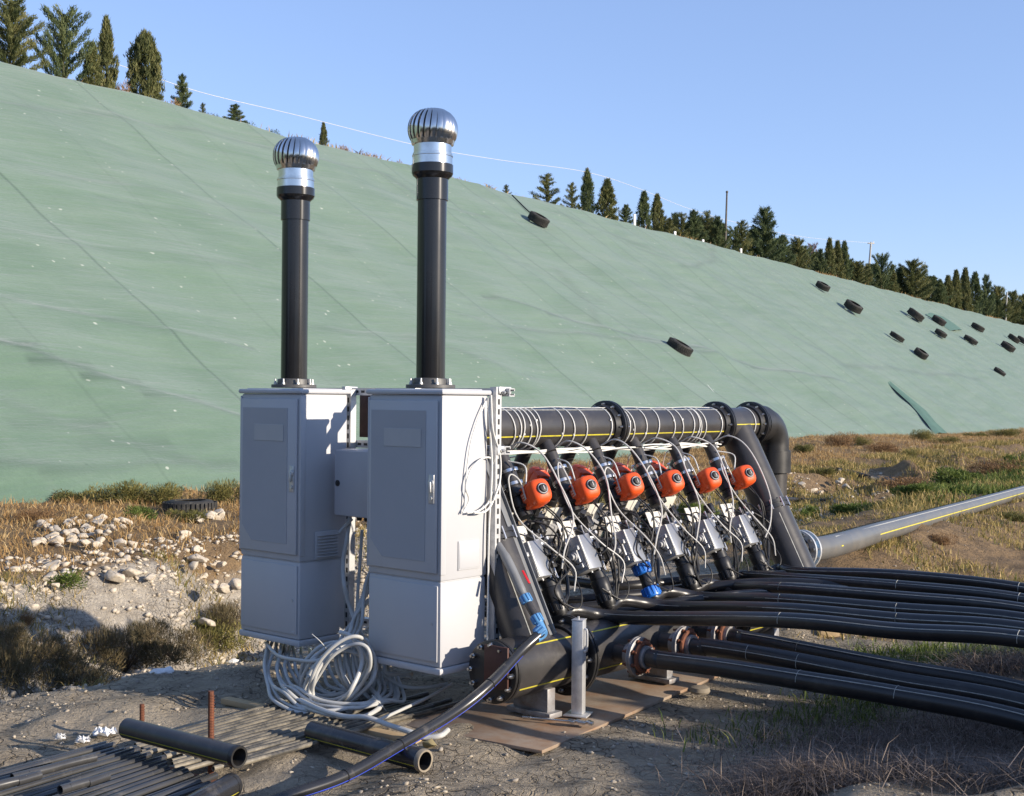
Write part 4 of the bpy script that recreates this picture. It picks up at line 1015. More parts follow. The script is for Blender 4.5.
# ------------------------------------------------------------------ vent stacks with turbine heads
def vent(a, b, label, top=3.05, seed=0):
    r = thing('vent_stack', label, 'vent', W(a, b, CZ1), RZ, 'black vent stacks with turbine heads')
    H = top - CZ1; R = .0735
    MB().cyl((0, 0, .02), (0, 0, H - .335), R, n=40, caps=False).build('pipe', M['vent_pipe'], r)
    f = MB(); f.lathe((0, 0, 0), (0, 0, 1), [(.004, .123), (.006, .125), (.020, .125), (.022, .123), (.022, .092), (.052, .088), (.056, .075)], 40)
    fl = f.build('flange', M['flange_grey'], r)
    bt = MB()
    for i in range(8):
        a_ = i * math.pi / 4 + .3; c = V((math.cos(a_) * .105, math.sin(a_) * .105, 0))
        bt.lathe(c, (0, 0, 1), [(.023, .011), (.025, .011), (.025, .0085), (.034, .0085), (.035, .005), (.052, .005), (.054, .003)], 6)
        bt.build('bolt', M['galv'], fl); bt = MB()
    z = H - .335
    MB().lathe((0, 0, z - .15), (0, 0, 1), [(.035, R + .001), (.036, R + .007), (.142, R + .007), (.150, R + .014), (.160, R + .026), (.172, R + .032), (.215, R + .032), (.217, R + .027)], 40).build('reducer', M['vent_pipe'], r, 22)
    z += .06
    nk = MB(); nk.lathe((0, 0, z), (0, 0, 1), [(0, .101), (.045, .101), (.047, .104), (.052, .104), (.054, .101), (.062, .101), (.064, .096), (.105, .096), (.107, .106), (.128, .112), (.130, .104)], 40)
    nk.build('neck', M['stain'], r)
    t = MB(); n = 24; zb = z + .118; hh = .165; m_ = 9
    for i in range(n):
        vs = []
        a0 = 2 * math.pi * i / n + seed
        for j in range(m_ + 1):
            u = j / m_
            rad = .128 * math.sqrt(max(0, 1 - ((u - .40) / .66) ** 2)) ** .8
            rad = max(rad, .05)
            tw = .14 * u
            for q in range(4):
                w_ = q / 3; aa = a0 + tw + w_ * 2 * math.pi / n * 1.25
                rr = rad * (1.0 - .10 * (1 - w_) ** 2 + .012 * math.sin(w_ * 3))
                vs.append((math.cos(aa) * rr, math.sin(aa) * rr, zb + hh * u))
        fs = [(j * 4 + q, j * 4 + q + 1, (j + 1) * 4 + q + 1, (j + 1) * 4 + q) for j in range(m_) for q in range(3)]
        t.add(vs, fs)
    tb = t.build('turbine_head', M['stain'], r, 50)
    MB().lathe((0, 0, zb + hh - .012), (0, 0, 1), [(0, .066), (.008, .066), (.016, .04), (.02, .012)], 30).build('top_plate', M['stain'], tb)
    return r
vent(.18, .256, 'taller looking black vent stack with silver turbine head on the nearer cabinet', 3.045)
vent(.165, 1.305, 'shorter looking black vent stack with silver turbine head on the farther cabinet', 3.03, .1)

# ------------------------------------------------------------------ strut frame behind the cabinets and the junction box
fr = thing('support_frame', 'galvanised slotted strut frame carrying the cabinets', 'frame', W(.385, .6, 0), RZ)
def strut(p0, p1, side, w=.041, slots=True, open_dir=None):
    """an open channel with slots along its back; p in installation coordinates (a,b,z)"""
    p0, p1 = V(p0) - V((.385, .6, 0)), V(p1) - V((.385, .6, 0)); ax = (p1 - p0); L_ = ax.length; ax.normalize(); sd = V(side).normalized(); nn = ax.cross(sd)
    mb = MB(); c = (p0 + p1) / 2; h = w / 2; t = .0025
    mb.obox(c + sd * (h - t), ax * L_ / 2, sd * t, nn * h)
    for s in (-1, 1):
        mb.obox(c + nn * s * (h - t) - sd * t, ax * L_ / 2, nn * t, sd * (h - t))
        mb.obox(c - sd * (h - t) + nn * s * h * .62, ax * L_ / 2, sd * t, nn * h * .3)
    return mb, sd, ax, nn, p0, L_, h
slots_mb = MB()
def add_strut(name, p0, p1, side, w=.041):
    mb, sd, ax, nn, q0, L_, h = strut(p0, p1, side, w)
    o = mb.build(name, M['galv'], fr)
    sl = MB(); k = int(L_ / .05)
    for i in range(k):
        c = q0 + ax * (.03 + i * .05) + sd * (h + .0006)
        sl.obox(c, ax * .014, nn * .0065, sd * .0006)
    nf = len(o.data.polygons); mb.add(sl.v, sl.f); me = mb.mesh(name, M['galv']); me.materials.append(M['black'])
    for p_ in me.polygons:
        if p_.index >= nf: p_.material_index = 1
    o.data = me
    return o
add_strut('upright', (.368, -.02, .30), (.368, -.02, 1.655), (0, -1, 0)); add_strut('upright', (.385, 1.075, .30), (.385, 1.075, 1.64), (-1, 0, 0))
add_strut('upright', (.385, .51, .30), (.385, .51, 1.64), (-1, 0, 0)); add_strut('upright', (.385, 1.57, .30), (.385, 1.57, 1.64), (-1, 0, 0))
add_strut('rail', (.43, -.075, 1.628), (.43, 1.62, 1.628), (-1, 0, 0)); add_strut('rail', (.43, -.05, 1.335), (.43, 1.62, 1.335), (-1, 0, 0)); add_strut('rail', (.43, -.16, .345), (.43, 1.6, .345), (-1, 0, 0))
bk = MB()
for z in (1.64, .62):
    for b in (-.045, .55, 1.1): bk.box(.385 - .385 - .022, .07, b - .6 - .004, b - .6 + .03, z - .02, z + .016, .003); bk.build('bracket', M['galv'], fr); bk = MB()
for z in (.345, .62, 1.335): bk.box(-.03, .03, -.022 - .6 - .026, -.6 - .03, z - .022, z + .022, .002); bk.build('bracket', M['galv'], fr); bk = MB()
bl = MB()
for z in (.62, .345, 1.335, 1.628): bl.lathe((.0, -.65, z), (0, -1, 0), [(0, .011), (.008, .011), (.008, .006), (.02, .006)], 6); bl.build('bolt', M['steel'], fr); bl = MB()
rr = MB(); pa, pc = on_a(360.5, 437, .60), on_a(378, 391, .60); rr.obox((pa + pc) / 2, UA * .01, VB * abs((pa - pc).dot(VB)) / 2, V((0, 0, (pc.z - pa.z) / 2)), .003)
rr.solo('brown_board', M['rustplate'], 'dark brown board showing in the gap between the two cabinets', 'board')

jb = thing('junction_box', 'small plain grey box mounted between the two cabinets', 'box', W(.155, .57, .955), RZ)
m = MB(); m.box(.022, .215, 0, .385, 0, .36, .006); m.build('case', M['box_grey'], jb)
m = MB(); m.box(0, .020, .004, .381, .004, .356, .008); lid = m.build('lid', M['box_grey'], jb)
m = MB(); m.lathe((0, .352, .178), (-1, 0, 0), [(0, .017), (.003, .017), (.004, .012)], 18); m.box(-.008, -.003, .344, .360, .174, .182, .001, 1); m.build('lock', M['black'], lid)
m = MB()
for y in (.06, .12, .19, .25, .31): m.lathe((.12, y, -.03), (0, 0, 1), [(0, .012), (.012, .016), (.03, .016)], 10); m.build('cable_gland', M['black'], jb); m = MB()

# ------------------------------------------------------------------ the pipe manifold
mf = thing('pipe_manifold', 'black plastic pipe manifold with an upper header on slanting legs over a thick lower pipe', 'pipe manifold', W(0, 0, 0), RZ)
HB, HZ, HR = .378, 1.432, .114
LB, LZ, LR = -.22, .285, .145
def P3(a, b, z): return V((a, b, z))
def flange(c, axis, R, t, mat, nb=12, br=.010, parent=None, hub=None, bolt_mat='steel', off=0.0, name='flange'):
    c, axis = V(c), V(axis).normalized()
    m = MB(); pr = [(-t, R * .98), (-t * .9, R), (-.004, R), (-.003, R * .97), (.003, R * .97), (.004, R), (t * .9, R), (t, R * .98)]
    if hub: pr = [(-t - .05, hub), (-t, hub * 1.06)] + pr + [(t, hub * 1.06), (t + .05, hub)]
    m.lathe(c, axis, pr, 44); o = m.build(name, mat, parent)
    e1 = axis.orthogonal().normalized(); e2 = axis.cross(e1); b = MB()
    for i in range(nb):
        a_ = 2 * math.pi * (i + .5) / nb; p = c + (e1 * math.cos(a_) + e2 * math.sin(a_)) * (R * .86)
        b.cyl(p - axis * (t + .03), p + axis * (t + .03), br * .55, n=8)
        for s in (-1, 1): b.cyl(p + axis * s * t, p + axis * s * (t + .013), br, n=6)
        b.build('bolt', M[bolt_mat], o); b = MB()
    return o
def pstripe(parent, p0, p1, R, angs, mat, name='stripe', w=.007, up=V((0, 0, 1))):
    p0, p1 = V(p0), V(p1); ax = (p1 - p0).normalized(); e1 = (up - ax * up.dot(ax)).normalized(); e2 = ax.cross(e1)
    for a_ in angs:
        d = e1 * math.cos(a_) + e2 * math.sin(a_); t = ax.cross(d)
        m = MB(); m.obox((p0 + p1) / 2 + d * (R + .0006), ax * (p1 - p0).length / 2, t * w / 2, d * .0008); m.build(name, mat, parent, smooth=False)
h0, h1 = P3(.44, HB, HZ), P3(3.09, HB, HZ)
hd = MB().cyl(h0, h1, HR, n=56).build('header_pipe', M['hdpe'], mf)
def header_stripes(a0, a1): pstripe(hd, P3(a0, HB, HZ), P3(a1, HB, HZ), HR, (math.radians(113),), M['stripe_y']); pstripe(hd, P3(a0, HB, HZ), P3(a1, HB, HZ), HR, (math.radians(27),), M['stripe_w'], w=.005)
ax_ = (1, 0, 0)
header_stripes(.46, 1.82); header_stripes(1.87, 3.07)
flange(P3(1.845, HB, HZ), ax_, .158, .017, M['hdpe_dark'], 12, .010, mf, HR + .012)
flange(P3(3.11, HB, HZ), ax_, .158, .017, M['hdpe_dark'], 12, .010, mf, HR + .012)
MB().cyl(P3(3.12, HB, HZ), P3(3.55, HB, HZ), HR, n=48).build('tee_pipe', M['hdpe'], mf)
pstripe(mf, P3(3.15, HB, HZ), P3(3.55, HB, HZ), HR, (math.radians(90),), M['stripe_y'])
flange(P3(3.575, HB, HZ), ax_, .158, .017, M['hdpe_dark'], 12, .010, mf, HR + .014)
# elbow and down pipe
e = MB(); c0 = P3(3.78, HB, HZ)
pts = [P3(3.58, HB, HZ), P3(3.74, HB, HZ)] + [P3(3.74 + .16 * math.sin(u), HB, HZ - .16 + .16 * math.cos(u)) for u in [math.pi / 2 * i / 7 for i in range(1, 8)]] + [P3(3.90, HB, HZ - .26)]
e.tube(pts, .118, 40, 1); e.lathe(P3(3.65, HB, HZ), ax_, [(0, .118), (.001, .130), (.09, .130), (.091, .118)], 40)
e.lathe(P3(3.90, HB, HZ - .36), (0, 0, 1), [(0, .11), (.001, .132), (.16, .132), (.161, .118)], 40)
e.build('elbow', M['hdpe_dark'], mf)
pts = [P3(3.90, HB, HZ - .3), P3(3.90, HB, .72)] + [P3(3.90 + .25 * (1 - math.cos(u)), HB, .72 - .25 * math.sin(u)) for u in [math.pi / 2 * i / 6 for i in range(1, 7)]] + [P3(4.30, HB, .465)]
MB().tube(pts, .105, 36, 1).build('down_pipe', M['hdpe'], mf)
pstripe(mf, P3(3.90, HB, HZ - .37), P3(3.90, HB, .75), .105, (math.radians(200),), M['stripe_w'], up=V((1, 0, 0)), w=.006)
# slanting legs
LEGD = (P3(0, LB, LZ) - P3(0, HB, HZ)).normalized()
LEGN = V((1, 0, 0)).cross(LEGD)
def leg(a, brace):
    p0, p1 = P3(a, HB, HZ), P3(a, LB, LZ); L_ = (p1 - p0).length
    o = MB().cyl(p0 + LEGD * .06, p0 + LEGD * (L_ * .50), .116, n=44).build('leg_pipe', M['hdpe'], mf)
    q = MB(); q.cyl(p0 + LEGD * (L_ * .50), p1, .123, n=44); q.build('leg_pipe', M['hdpe'], mf)
    fl = MB(); fl.lathe(p0 + LEGD * (L_ * .50 - .03), LEGD, [(0, .117), (.001, .132), (.022, .132), (.023, .127), (.033, .127), (.034, .136), (.056, .136), (.057, .124)], 44); f_ = fl.build('leg_joint', M['hdpe_dark'], mf)
    b = MB(); c = p0 + LEGD * (L_ * .50); e1 = V((1, 0, 0)); e2 = LEGD.cross(e1)
    for i in range(10):
        a_ = i * .628; b.lathe(c + (e1 * math.cos(a_) + e2 * math.sin(a_)) * .133 - LEGD * .036, LEGD, [(0, .006), (.068, .006)], 6)
    b.build('bolts', M['steel'], f_)
    pstripe(mf, p0 + LEGD * .16, p0 + LEGD * (L_ * .47), .116, (math.radians(-32), math.radians(-140)), M['stripe_w'], up=V((0, -1, .5)), w=.005); pstripe(mf, p0 + LEGD * (L_ * .55), p0 + LEGD * (L_ * .97), .123, (math.radians(-35), math.radians(40)), M['stripe_w'], up=V((0, -1, .5)), w=.005)
leg(3.335, False); leg(.465, True)
# lower pipe
lo = MB().cyl(P3(.17, LB, LZ), P3(3.6, LB, LZ), LR, n=56).build('collector_pipe', M['hdpe'], mf)
for (a0, a1) in ((.19, .665), (.75, 3.55)): pstripe(lo, P3(a0, LB, LZ), P3(a1, LB, LZ), LR, (math.radians(122), math.radians(38)), M['stripe_y'])
flange(P3(.15, LB, LZ), ax_, .152, .020, M['hdpe_dark'], 12, .013, mf)
flange(P3(.70, LB, LZ), ax_, .205, .020, M['hdpe_dark'], 12, .013, mf, LR + .014)
flange(P3(2.2, LB, LZ), ax_, .205, .020, M['hdpe_dark'], 12, .013, mf, LR + .014)
STUB = [.95, 1.37, 1.76]
for a in STUB:
    s = MB().cyl(P3(a, LB, LZ), P3(a, -.50, LZ - .005), .047, n=24).build('stub_pipe', M['hdpe'], mf)
    flange(P3(a, -.50, LZ - .005), (0, 1, 0), .100, .013, M['flange_gz'], 8, .011, s, .058, 'rust')
    MB().ring(P3(a, -.535, LZ - .005), (0, 1, 0), .072, .012, 28, 8).build('backing_ring', M['rust'], s)
# saddles under the lower pipe, square post, brace
for a in (.45, 1.5, 2.7):
    m = MB(); m.box(a - .03, a + .03, LB - .11, LB + .11, .055, LZ - LR + .03, .003); m.box(a - .05, a + .05, LB - .14, LB + .14, .030, .056, .003); m.build('saddle', M['flange_gz'], mf)
m = MB(); m.obox(P3(.50, -.02, .92), V((0, .26, .50)), V((.022, 0, 0)), V((0, .004, -.002)).normalized() * .004); m.obox(P3(.522, -.02, .92), V((0, .26, .50)), V((.003, 0, 0)), V((0, .5, -.26)).normalized() * .022)
m.build('brace', M['greyplastic'], mf)
# nozzles, front and back rows
NA = [.752 + .424 * i for i in range(6)]
FB, FZ = HB - .078, HZ - .098
nz = MB()
LD = V((0, -.459, -.888)); LN = V((0, -.888, .459))
for a in NA:
    m = MB(); m.cyl(P3(a, HB - .03, HZ - .04), P3(a, FB, FZ) + LD * .05, .041, n=20); m.build('nozzle', M['hdpe'], mf)
    m = MB(); m.cyl(P3(a + .02, HB + .03, HZ - .04), P3(a + .02, 2 * HB - FB, FZ) + V((0, .459, -.888)) * .05, .041, n=20); m.build('nozzle', M['hdpe'], mf)
# square post with foot
po = thing('steel_post', 'galvanised square post standing by the flange of the thick lower pipe', 'post', W(.577, -.40, .03), RZ + .35)
m = MB(); m.box(-.029, .029, -.029, .029, .008, .47, .004); m.build('tube', M['galv'], po)
m = MB(); m.box(-.06, .06, -.06, .06, 0, .008, .002); m.build('foot_plate', M['galv'], po)
m = MB(); m.box(-.031, .031, -.031, .031, .47, .476, .002); m.cyl((-.01, 0, .47), (-.01, 0, .49), .006, n=8); m.build('cap', M['galv'], po)
m = MB(); m.tube([(-.012, -.032, .43), (-.012, -.045, .42), (-.012, -.045, .33), (-.012, -.032, .32)], .006, 8, 4); m.build('handle', M['galv'], po)
# wrench on the board
wr = MB(); c = on_z(560, 722, .035); d = (on_z(590, 724, .035) - on_z(528, 718, .035)).normalized(); e_ = d.cross(V((0, 0, 1)))
wr.obox(c - d * .06 + V((0, 0, .008)), d * .13, e_ * .006, V((0, 0, .005)), .003); wr.cyl(c - d * .19 + V((0, 0, .01)), c - d * .15 + V((0, 0, .01)), .011, n=10)
for i in range(7): wr.obox(c + d * (.05 + i * .018) + e_ * (.012 * math.sin(i * 2.2)) + V((0, 0, .010)), d * .011, e_ * .016, V((0, 0, .008)), .004)
wr.solo('chain_wrench', M['steel'], 'steel chain wrench lying on the board by the square post', 'tool')

# ------------------------------------------------------------------ valve branches
def bp(q, n=0.0, x=0.0): return LD * (q * 1.075) + LN * n + V((x, 0, 0))
def branch(label, coupling, seed):
    rg = random.Random(seed)
    r = thing('valve_branch', label, 'valve', (0, 0, 0), 0, 'valve branches hanging from the header')
    m = MB(); m.cyl(bp(.05), bp(.36), .040, n=24); m.cyl(bp(.48), bp(.72), .040, n=24); m.lathe(bp(.13), LD, [(0, .041), (.004, .048), (.09, .048), (.094, .041)], 24)
    m.build('pipe', M['hdpe'], r)
    for q in (.135, .205):
        m = MB(); m.lathe(bp(q), LD, [(0, .049), (0.001, .0505), (.018, .0505), (.019, .049)], 24, False); m.obox(bp(q + .009, .052, .01), LD * .010, LN * .007, V((.014, 0, 0)), .002); m.build('hose_clamp', M['steel'], r)
    # valve body with two union collars
    v = MB(); v.lathe(bp(.245), LD, [(0, .043), (.002, .054), (.04, .054), (.042, .047), (.055, .047), (.058, .058), (.10, .058), (.103, .047), (.118, .047), (.120, .054), (.155, .054), (.157, .043)], 12, True)
    v.obox(bp(.325, .055), LD * .036, LN * .02, V((.036, 0, 0)), .008); v.build('valve_body', M['hdpe_dark'], r)
    ca, sa = math.cos(.36), math.sin(.36); LA = LN * ca - V((1, 0, 0)) * sa; XA = V((1, 0, 0)) * ca + LN * sa
    def bpa(q, n=0.0, x=0.0): return LD * (q * 1.075) + LA * n + XA * x + V((.042, 0, 0))
    # actuator: boxy lower housing, domed cap along the outward normal
    qa = .318; NO = -.034
    y = MB(); y.obox(bpa(qa, .073), LD * .05, LA * .012, XA * (.045), .006); y.build('mounting', M['greyplastic'], r)
    A = MB(); b = bmesh.new()
    secs = [(0.120, .052, .058), (.124, .058, .064), (.150, .061, .067), (.182, .061, .067), (.186, .058, .064), (.191, .062, .069), (.212, .062, .069), (.234, .060, .066), (.247, .054, .060), (.257, .043, .048), (.262, .028, .030)]
    n_ = 32; vs = []
    for (h, rx, rl) in secs:
        for i in range(n_):
            a_ = 2 * math.pi * i / n_; c_, s_ = math.cos(a_), math.sin(a_); pw = .62
            vs.append(bpa(qa, h + NO) + XA * (math.copysign(abs(c_) ** pw, c_) * rx) + LD * (math.copysign(abs(s_) ** pw, s_) * rl))
    fs = [(j * n_ + i, (j + 1) * n_ + i, (j + 1) * n_ + (i + 1) % n_, j * n_ + (i + 1) % n_) for j in range(len(secs) - 1) for i in range(n_)]
    fs = [tuple(reversed(f)) for f in fs] if True else fs
    fs.append(tuple(range(n_))); fs.append(tuple(reversed([(len(secs) - 1) * n_ + i for i in range(n_)])))
    A.add(vs, fs); b.free()
    for sx in (-1, 1):
        for sl in (-1, 1): A.cyl(bpa(qa + sl * .047, .126 + NO, sx * .047), bpa(qa + sl * .047, .20 + NO, sx * .047), .010, n=10)
    act = A.build('actuator', M['orange'], r, 40)
    bme = act.data
    k = MB(); k.lathe(bpa(qa, .259 + NO), LA, [(0, .033), (.006, .033), (.008, .030), (.008, .024)], 20); k.lathe(bpa(qa, .265 + NO), LA, [(0, .022), (.014, .020), (.016, .014)], 16); ko = k.build('indicator_knob', M['black'], act)
    k = MB(); k.ring(bpa(qa, .267 + NO), LA, .026, .003, 24, 6); k.obox(bpa(qa, .282 + NO), LD * .011, LA * .001, XA * (.0025)); k.build('indicator_ring', M['cab_label'], ko)
    k = MB(); k.obox(bpa(qa, .158 + NO, -.0622), LD * .030, LA * .022, XA * (.0012)); lbl = k.build('label', M['orange_label'], act)
    for i_ in range(3):
        k = MB(); k.obox(bpa(qa - .016 + .013 * i_, .158 + NO, -.0634), LD * .003, LA * (.017 - .004 * (i_ == 2)), XA * (.0004)); k.build('print_line', M['print'], lbl)
    k = MB()
    for dl in (-.035, .03): k.cyl(bpa(qa + dl, .14 + NO, -.058), bpa(qa + dl, .14 + NO, -.09), .010, n=8); k.build('cable_gland', M['black'], act); k = MB()
    # pressure tappings, small blocks and black leads
    t = MB(); t.obox(bp(.535, .05, .0), LD * .022, LN * .016, V((.02, 0, 0)), .004); t.cyl(bp(.535, .06), bp(.535, .10), .010, n=8); t.obox(bp(.545, .06, -.05), LD * .018, LN * .013, V((.016, 0, 0)), .004)
    t.build('tapping_block', M['galv'], r)
    t = MB(); t.obox(bp(.56, .03, .055), LD * .03, LN * .02, V((.018, 0, 0)), .004); t.cyl(bp(.56, .03, .07), bp(.56, .03, .10), .009, n=8); t.build('sensor_block', M['hdpe_dark'], r); t = MB(); t.obox(bp(.60, .075, -.02), LD * .02, LN * .012, V((.02, 0, 0)), .003); t.build('sensor_block', M['hdpe_dark'], r)
    # meter: cast frame and boxy housing in front of the pipe, set to the left
    mtr = MB(); mtr.obox(bp(0.625, .012, -.090), LD * .098, LN * .058, V((.055, 0, 0)), .004); mb_ = mtr.build('meter_box', M['alu'], r)
    k = MB(); k.obox(bp(0.625, .073, -.090), LD * .098, LN * .003, V((.058, 0, 0)), .002); k.build('meter_cover', M['dullsteel'], mb_); k = MB(); k.obox(bp(0.625, .078, -.140), LD * .096, LN * .002, V((.006, 0, 0)), .001); k.build('cover_edge', M['cream'], mb_)
    k = MB(); k.obox(bp(0.630, .02, -.150), LD * .04, LN * .028, V((.014, 0, 0)), .006); k.lathe(bp(0.630, .02, -.163), (-1, 0, 0), [(0, .024), (.012, .024), (.014, .016), (.03, .016)], 14); k.obox(bp(0.595, .03, -.155), LD * .012, LN * .035, V((.009, 0, 0)), .004); k.obox(bp(0.685, .03, -.150), LD * .014, LN * .022, V((.012, 0, 0)), .005); k.build('cast_knob', M['alu'], mb_)
    k = MB(); k.obox(bp(0.495, .0, -.10), LD * .070, LN * .003, V((.078, 0, 0)), .002); k.build('bracket', M['cream'], r)
    # flow body with studs
    f = MB(); f.lathe(bp(0.485), LD, [(0, .05), (.01, .062), (.045, .062), (.05, .05), (.075, .05), (.08, .062), (.105, .062), (.11, .05), (.135, .05), (.14, .062), (.175, .062), (.18, .05), (.205, .05), (.21, .060), (.235, .060), (.24, .046)], 18)
    fb = f.build('flow_body', M['hdpe_dark'], r)
    s = MB()
    for q in (.50, .575, .64, .70):
        for i in range(8):
            a_ = i * .785 + q * 3; d_ = V((math.cos(a_), 0, 0)) + LN * math.sin(a_); c_ = bp(q) + d_ * .057
            s.cyl(c_ - LD * .026, c_ + LD * .026, .0065, n=6)
    s.build('bolts', M['steel'], fb)
    s = MB()
    for i in range(5):
        q = .49 + .045 * i; s.obox(bp(q, .074, rg.uniform(-.01, .03)), LD * .012, LN * .010, V((.016, 0, 0)), .003)
    s.build('terminal', M['black'], fb)
    # compression coupling
    c = MB(); mat = M['blue'] if coupling == 'blue' else M['hdpe_dark']
    if coupling == 'blue':
        c.cyl(bp(.68), bp(.90), .036, n=20)
        for q0 in (.715, .845):
            prof = [(0, .040), (.004, .050), (.045, .054), (.06, .050), (.064, .040)]
            k = MB(); k.lathe(bp(q0), LD, prof, 24)
            for i in range(14):
                a_ = i * .4488; d_ = V((math.cos(a_), 0, 0)) + LN * math.sin(a_); k.obox(bp(q0 + .026) + d_ * .052, LD * .024, d_ * .004, LD.cross(d_) * .0045, .001, 1)
            k.build('compression_nut', mat, r)
        c.build('coupling', M['hdpe_dark'], r)
    else:
        c.lathe(bp(.690), LD, [(0, .042), (.004, .050), (.03, .052), (.034, .046), (.075, .045), (.078, .052), (.082, .054), (.12, .050), (.155, .048), (.159, .053), (.205, .049), (.222, .043), (.235, .037)], 24); o_ = c.build('coupling', mat, r)
        k = MB()
        for i in range(12):
            a_ = i * .5236; d_ = V((math.cos(a_), 0, 0)) + LN * math.sin(a_); k.obox(bp(.858) + d_ * .051, LD * .026, d_ * .004, LD.cross(d_) * .006, .001, 1)
        k.build('nut_ribs', mat, o_)
    # tubes and leads
    def lead(pts, rad, mat_, name): MB().tube([bp(*p) for p in pts], rad, 7, 6).build(name, mat_, r)
    j = lambda w_: rg.uniform(-w_, w_)
    lead([(.02, .02, .05), (.03, .12, .06 + j(.02)), (.12, .19, .10 + j(.03)), (.28, .215, .105 + j(.02)), (.48, .20, .09 + j(.05)), (.62, .14, .05 + j(.05)), (.70, .10, .02)], .0050, M['conduit_w'], 'white_tube')
    lead([(.33, .11, -.07), (.24, .13, -.11 + j(.02)), (.17 + j(.03), .12, -.12 + j(.02)), (.25, .10, -.15), (.42, .10 + j(.02), -.13 + j(.03)), (.60, .13, -.04), (.72, .14, .04 + j(.04)), (.82, .10, .05)], .0042, M['conduit_w'], 'white_tube')
    lead([(.10, .05, -.02), (.16, .12, .0 + j(.04)), (.26, .13, -.05)], .004, M['cable_w'], 'white_tube')
    lead([(.385, .16, .0), (.50, .19, .02 + j(.03)), (.63, .14, -.01), (.66, .10, -.05)], .0045, M['black'], 'black_lead')
    lead([(.385, .13, .03), (.50, .15, .07 + j(.02)), (.62, .08, .10), (.58, -.02, .11), (.50, .0, .10), (.54, .08, .13), (.66, .10, .07)], .004, M['black'], 'black_lead')
    lead([(.60, .05, .09), (.72, .07, .12 + j(.03)), (.84, .10, .10), (.90, .07, .06 + j(.03)), (.82, .05, -.07)], .004, M['black'], 'black_lead')
    lead([(.52, .06, -.06), (.47, .02, -.14 + j(.03)), (.55, -.03, -.19), (.66, .02, -.17), (.70, .06, -.12)], .0042, M['black'], 'black_lead')
    for q_ in range(3):
        a0_ = rg.uniform(.40, .55); x0 = rg.uniform(-.06, .08)
        lead([(a0_, .03, x0), (a0_ + .06, .10 + j(.03), x0 + .05 + j(.05)), (a0_ + .16, .11 + j(.03), x0 + .07 + j(.06)), (a0_ + .26, .09, x0 + j(.08)), (a0_ + .36, .04, .03)], .0055, M['black'], 'black_lead')
    lead([(.50, -.02, .04), (.56, .02, .13 + j(.03)), (.68, .03, .15 + j(.03)), (.80, .02, .10), (.86, .02, .03)], .011, M['hdpe_dark'], 'bypass_hose')
    t = MB(); t.obox(bp(.46, .035, .045), LD * .03, LN * .025, V((.022, 0, 0)), .005); t.build('side_block', M['hdpe_dark'], r)
    return r
FL = ['first valve branch from the cabinet, its orange actuator the largest looking', 'second valve branch from the cabinet, between the first and the header flange', 'third valve branch from the cabinet, its actuator just under the header flange', 'fourth valve branch, the one ending in a bright blue coupling',
      'fifth valve branch from the cabinet, black coupling, right of the blue coupled one', 'last valve branch, its orange actuator beside the slanting leg']
# the third branch carries the blue nut pair at its foot in the photograph's order of couplings: black, black, blue, black ...
FL[2] = 'third valve branch from the cabinet, the one ending in a bright blue coupling'; FL[3] = 'fourth valve branch from the cabinet, black coupling, right of the blue coupled one'; FL[4] = 'fifth valve branch, second from the slanting leg'
for i, a in enumerate(NA):
    r = branch(FL[i], 'blue' if i == 2 else 'black', 30 + i)
    r.location = W(a, FB, FZ); r.rotation_euler = (0, 0, RZ)
BL = ['rear valve branch behind the first front one, dark red actuator', 'rear valve branch behind the second front one, dark red actuator', 'rear valve branch behind the third front one, dark red actuator', 'rear valve branch behind the fourth front one', 'rear valve branch behind the fifth front one', 'rear valve branch nearest the slanting leg']
pr = branch(BL[0], 'black', 50)
for i, a in enumerate(NA):
    r = pr if i == 0 else copy_tree(pr)
    r['label'] = BL[i]; r['group'] = 'rear valve branches behind the header'
    r.location = W(a + .02, 2 * HB - FB, FZ); r.rotation_euler = (0, 0, RZ + math.pi)

# cable bundle under the header with its ties round the pipe
cb = thing('cable_bundle', 'bundle of white cables tied along the underside of the header pipe', 'cable', W(.44, HB, HZ), RZ)
for k in range(4):
    oy, oz = -.085 - .012 * (k % 3) - .01 * (k // 3), -.118 - .010 * (k // 2)
    MB().tube([(x * 1.0, oy + .008 * math.sin(x * 5 + k * 2), oz - .014 * abs(math.sin(x * 3.1 + k)) - .007 * math.cos(x * 7.5 + k * 2)) for x in np.arange(0, 2.65, .15)], .0048, 7, 4).build('cable', M['cable_w'], cb)
TIEPX = [515, 520.6, 525, 531, 537, 541, 563, 574.5, 587, 611, 630, 634, 646, 659, 674, 682.5, 694, 698.6, 701, 705.6, 721, 755]
for i, px in enumerate(TIEPX):
    q = loc_ab(on_b(px, 425, HB - .10)); a = q.x - .44 - .02
    m = MB(); sl = .02 * math.sin(i * 2.3); nn = V((1, sl * 2.2, .12 * math.cos(i * 1.7)))
    m.ring((a, 0, -.004), nn, HR + .006, .0042, 40, 6)
    m.obox(V((a, 0, 0)) + V((0, -.112, .045 * math.sin(i * 5.1))), V((.006, 0, 0)), V((0, .004, 0)), V((0, 0, .006)), .001, 1)
    m.build('cable_tie', M['cable_w'], cb)
MB().tube([(x, -.04, HR + .002 + .003 * math.sin(x * 9)) for x in np.arange(0, 2.62, .12)], .002, 6, 3).build('thin_cable', M['cable_w'], cb)
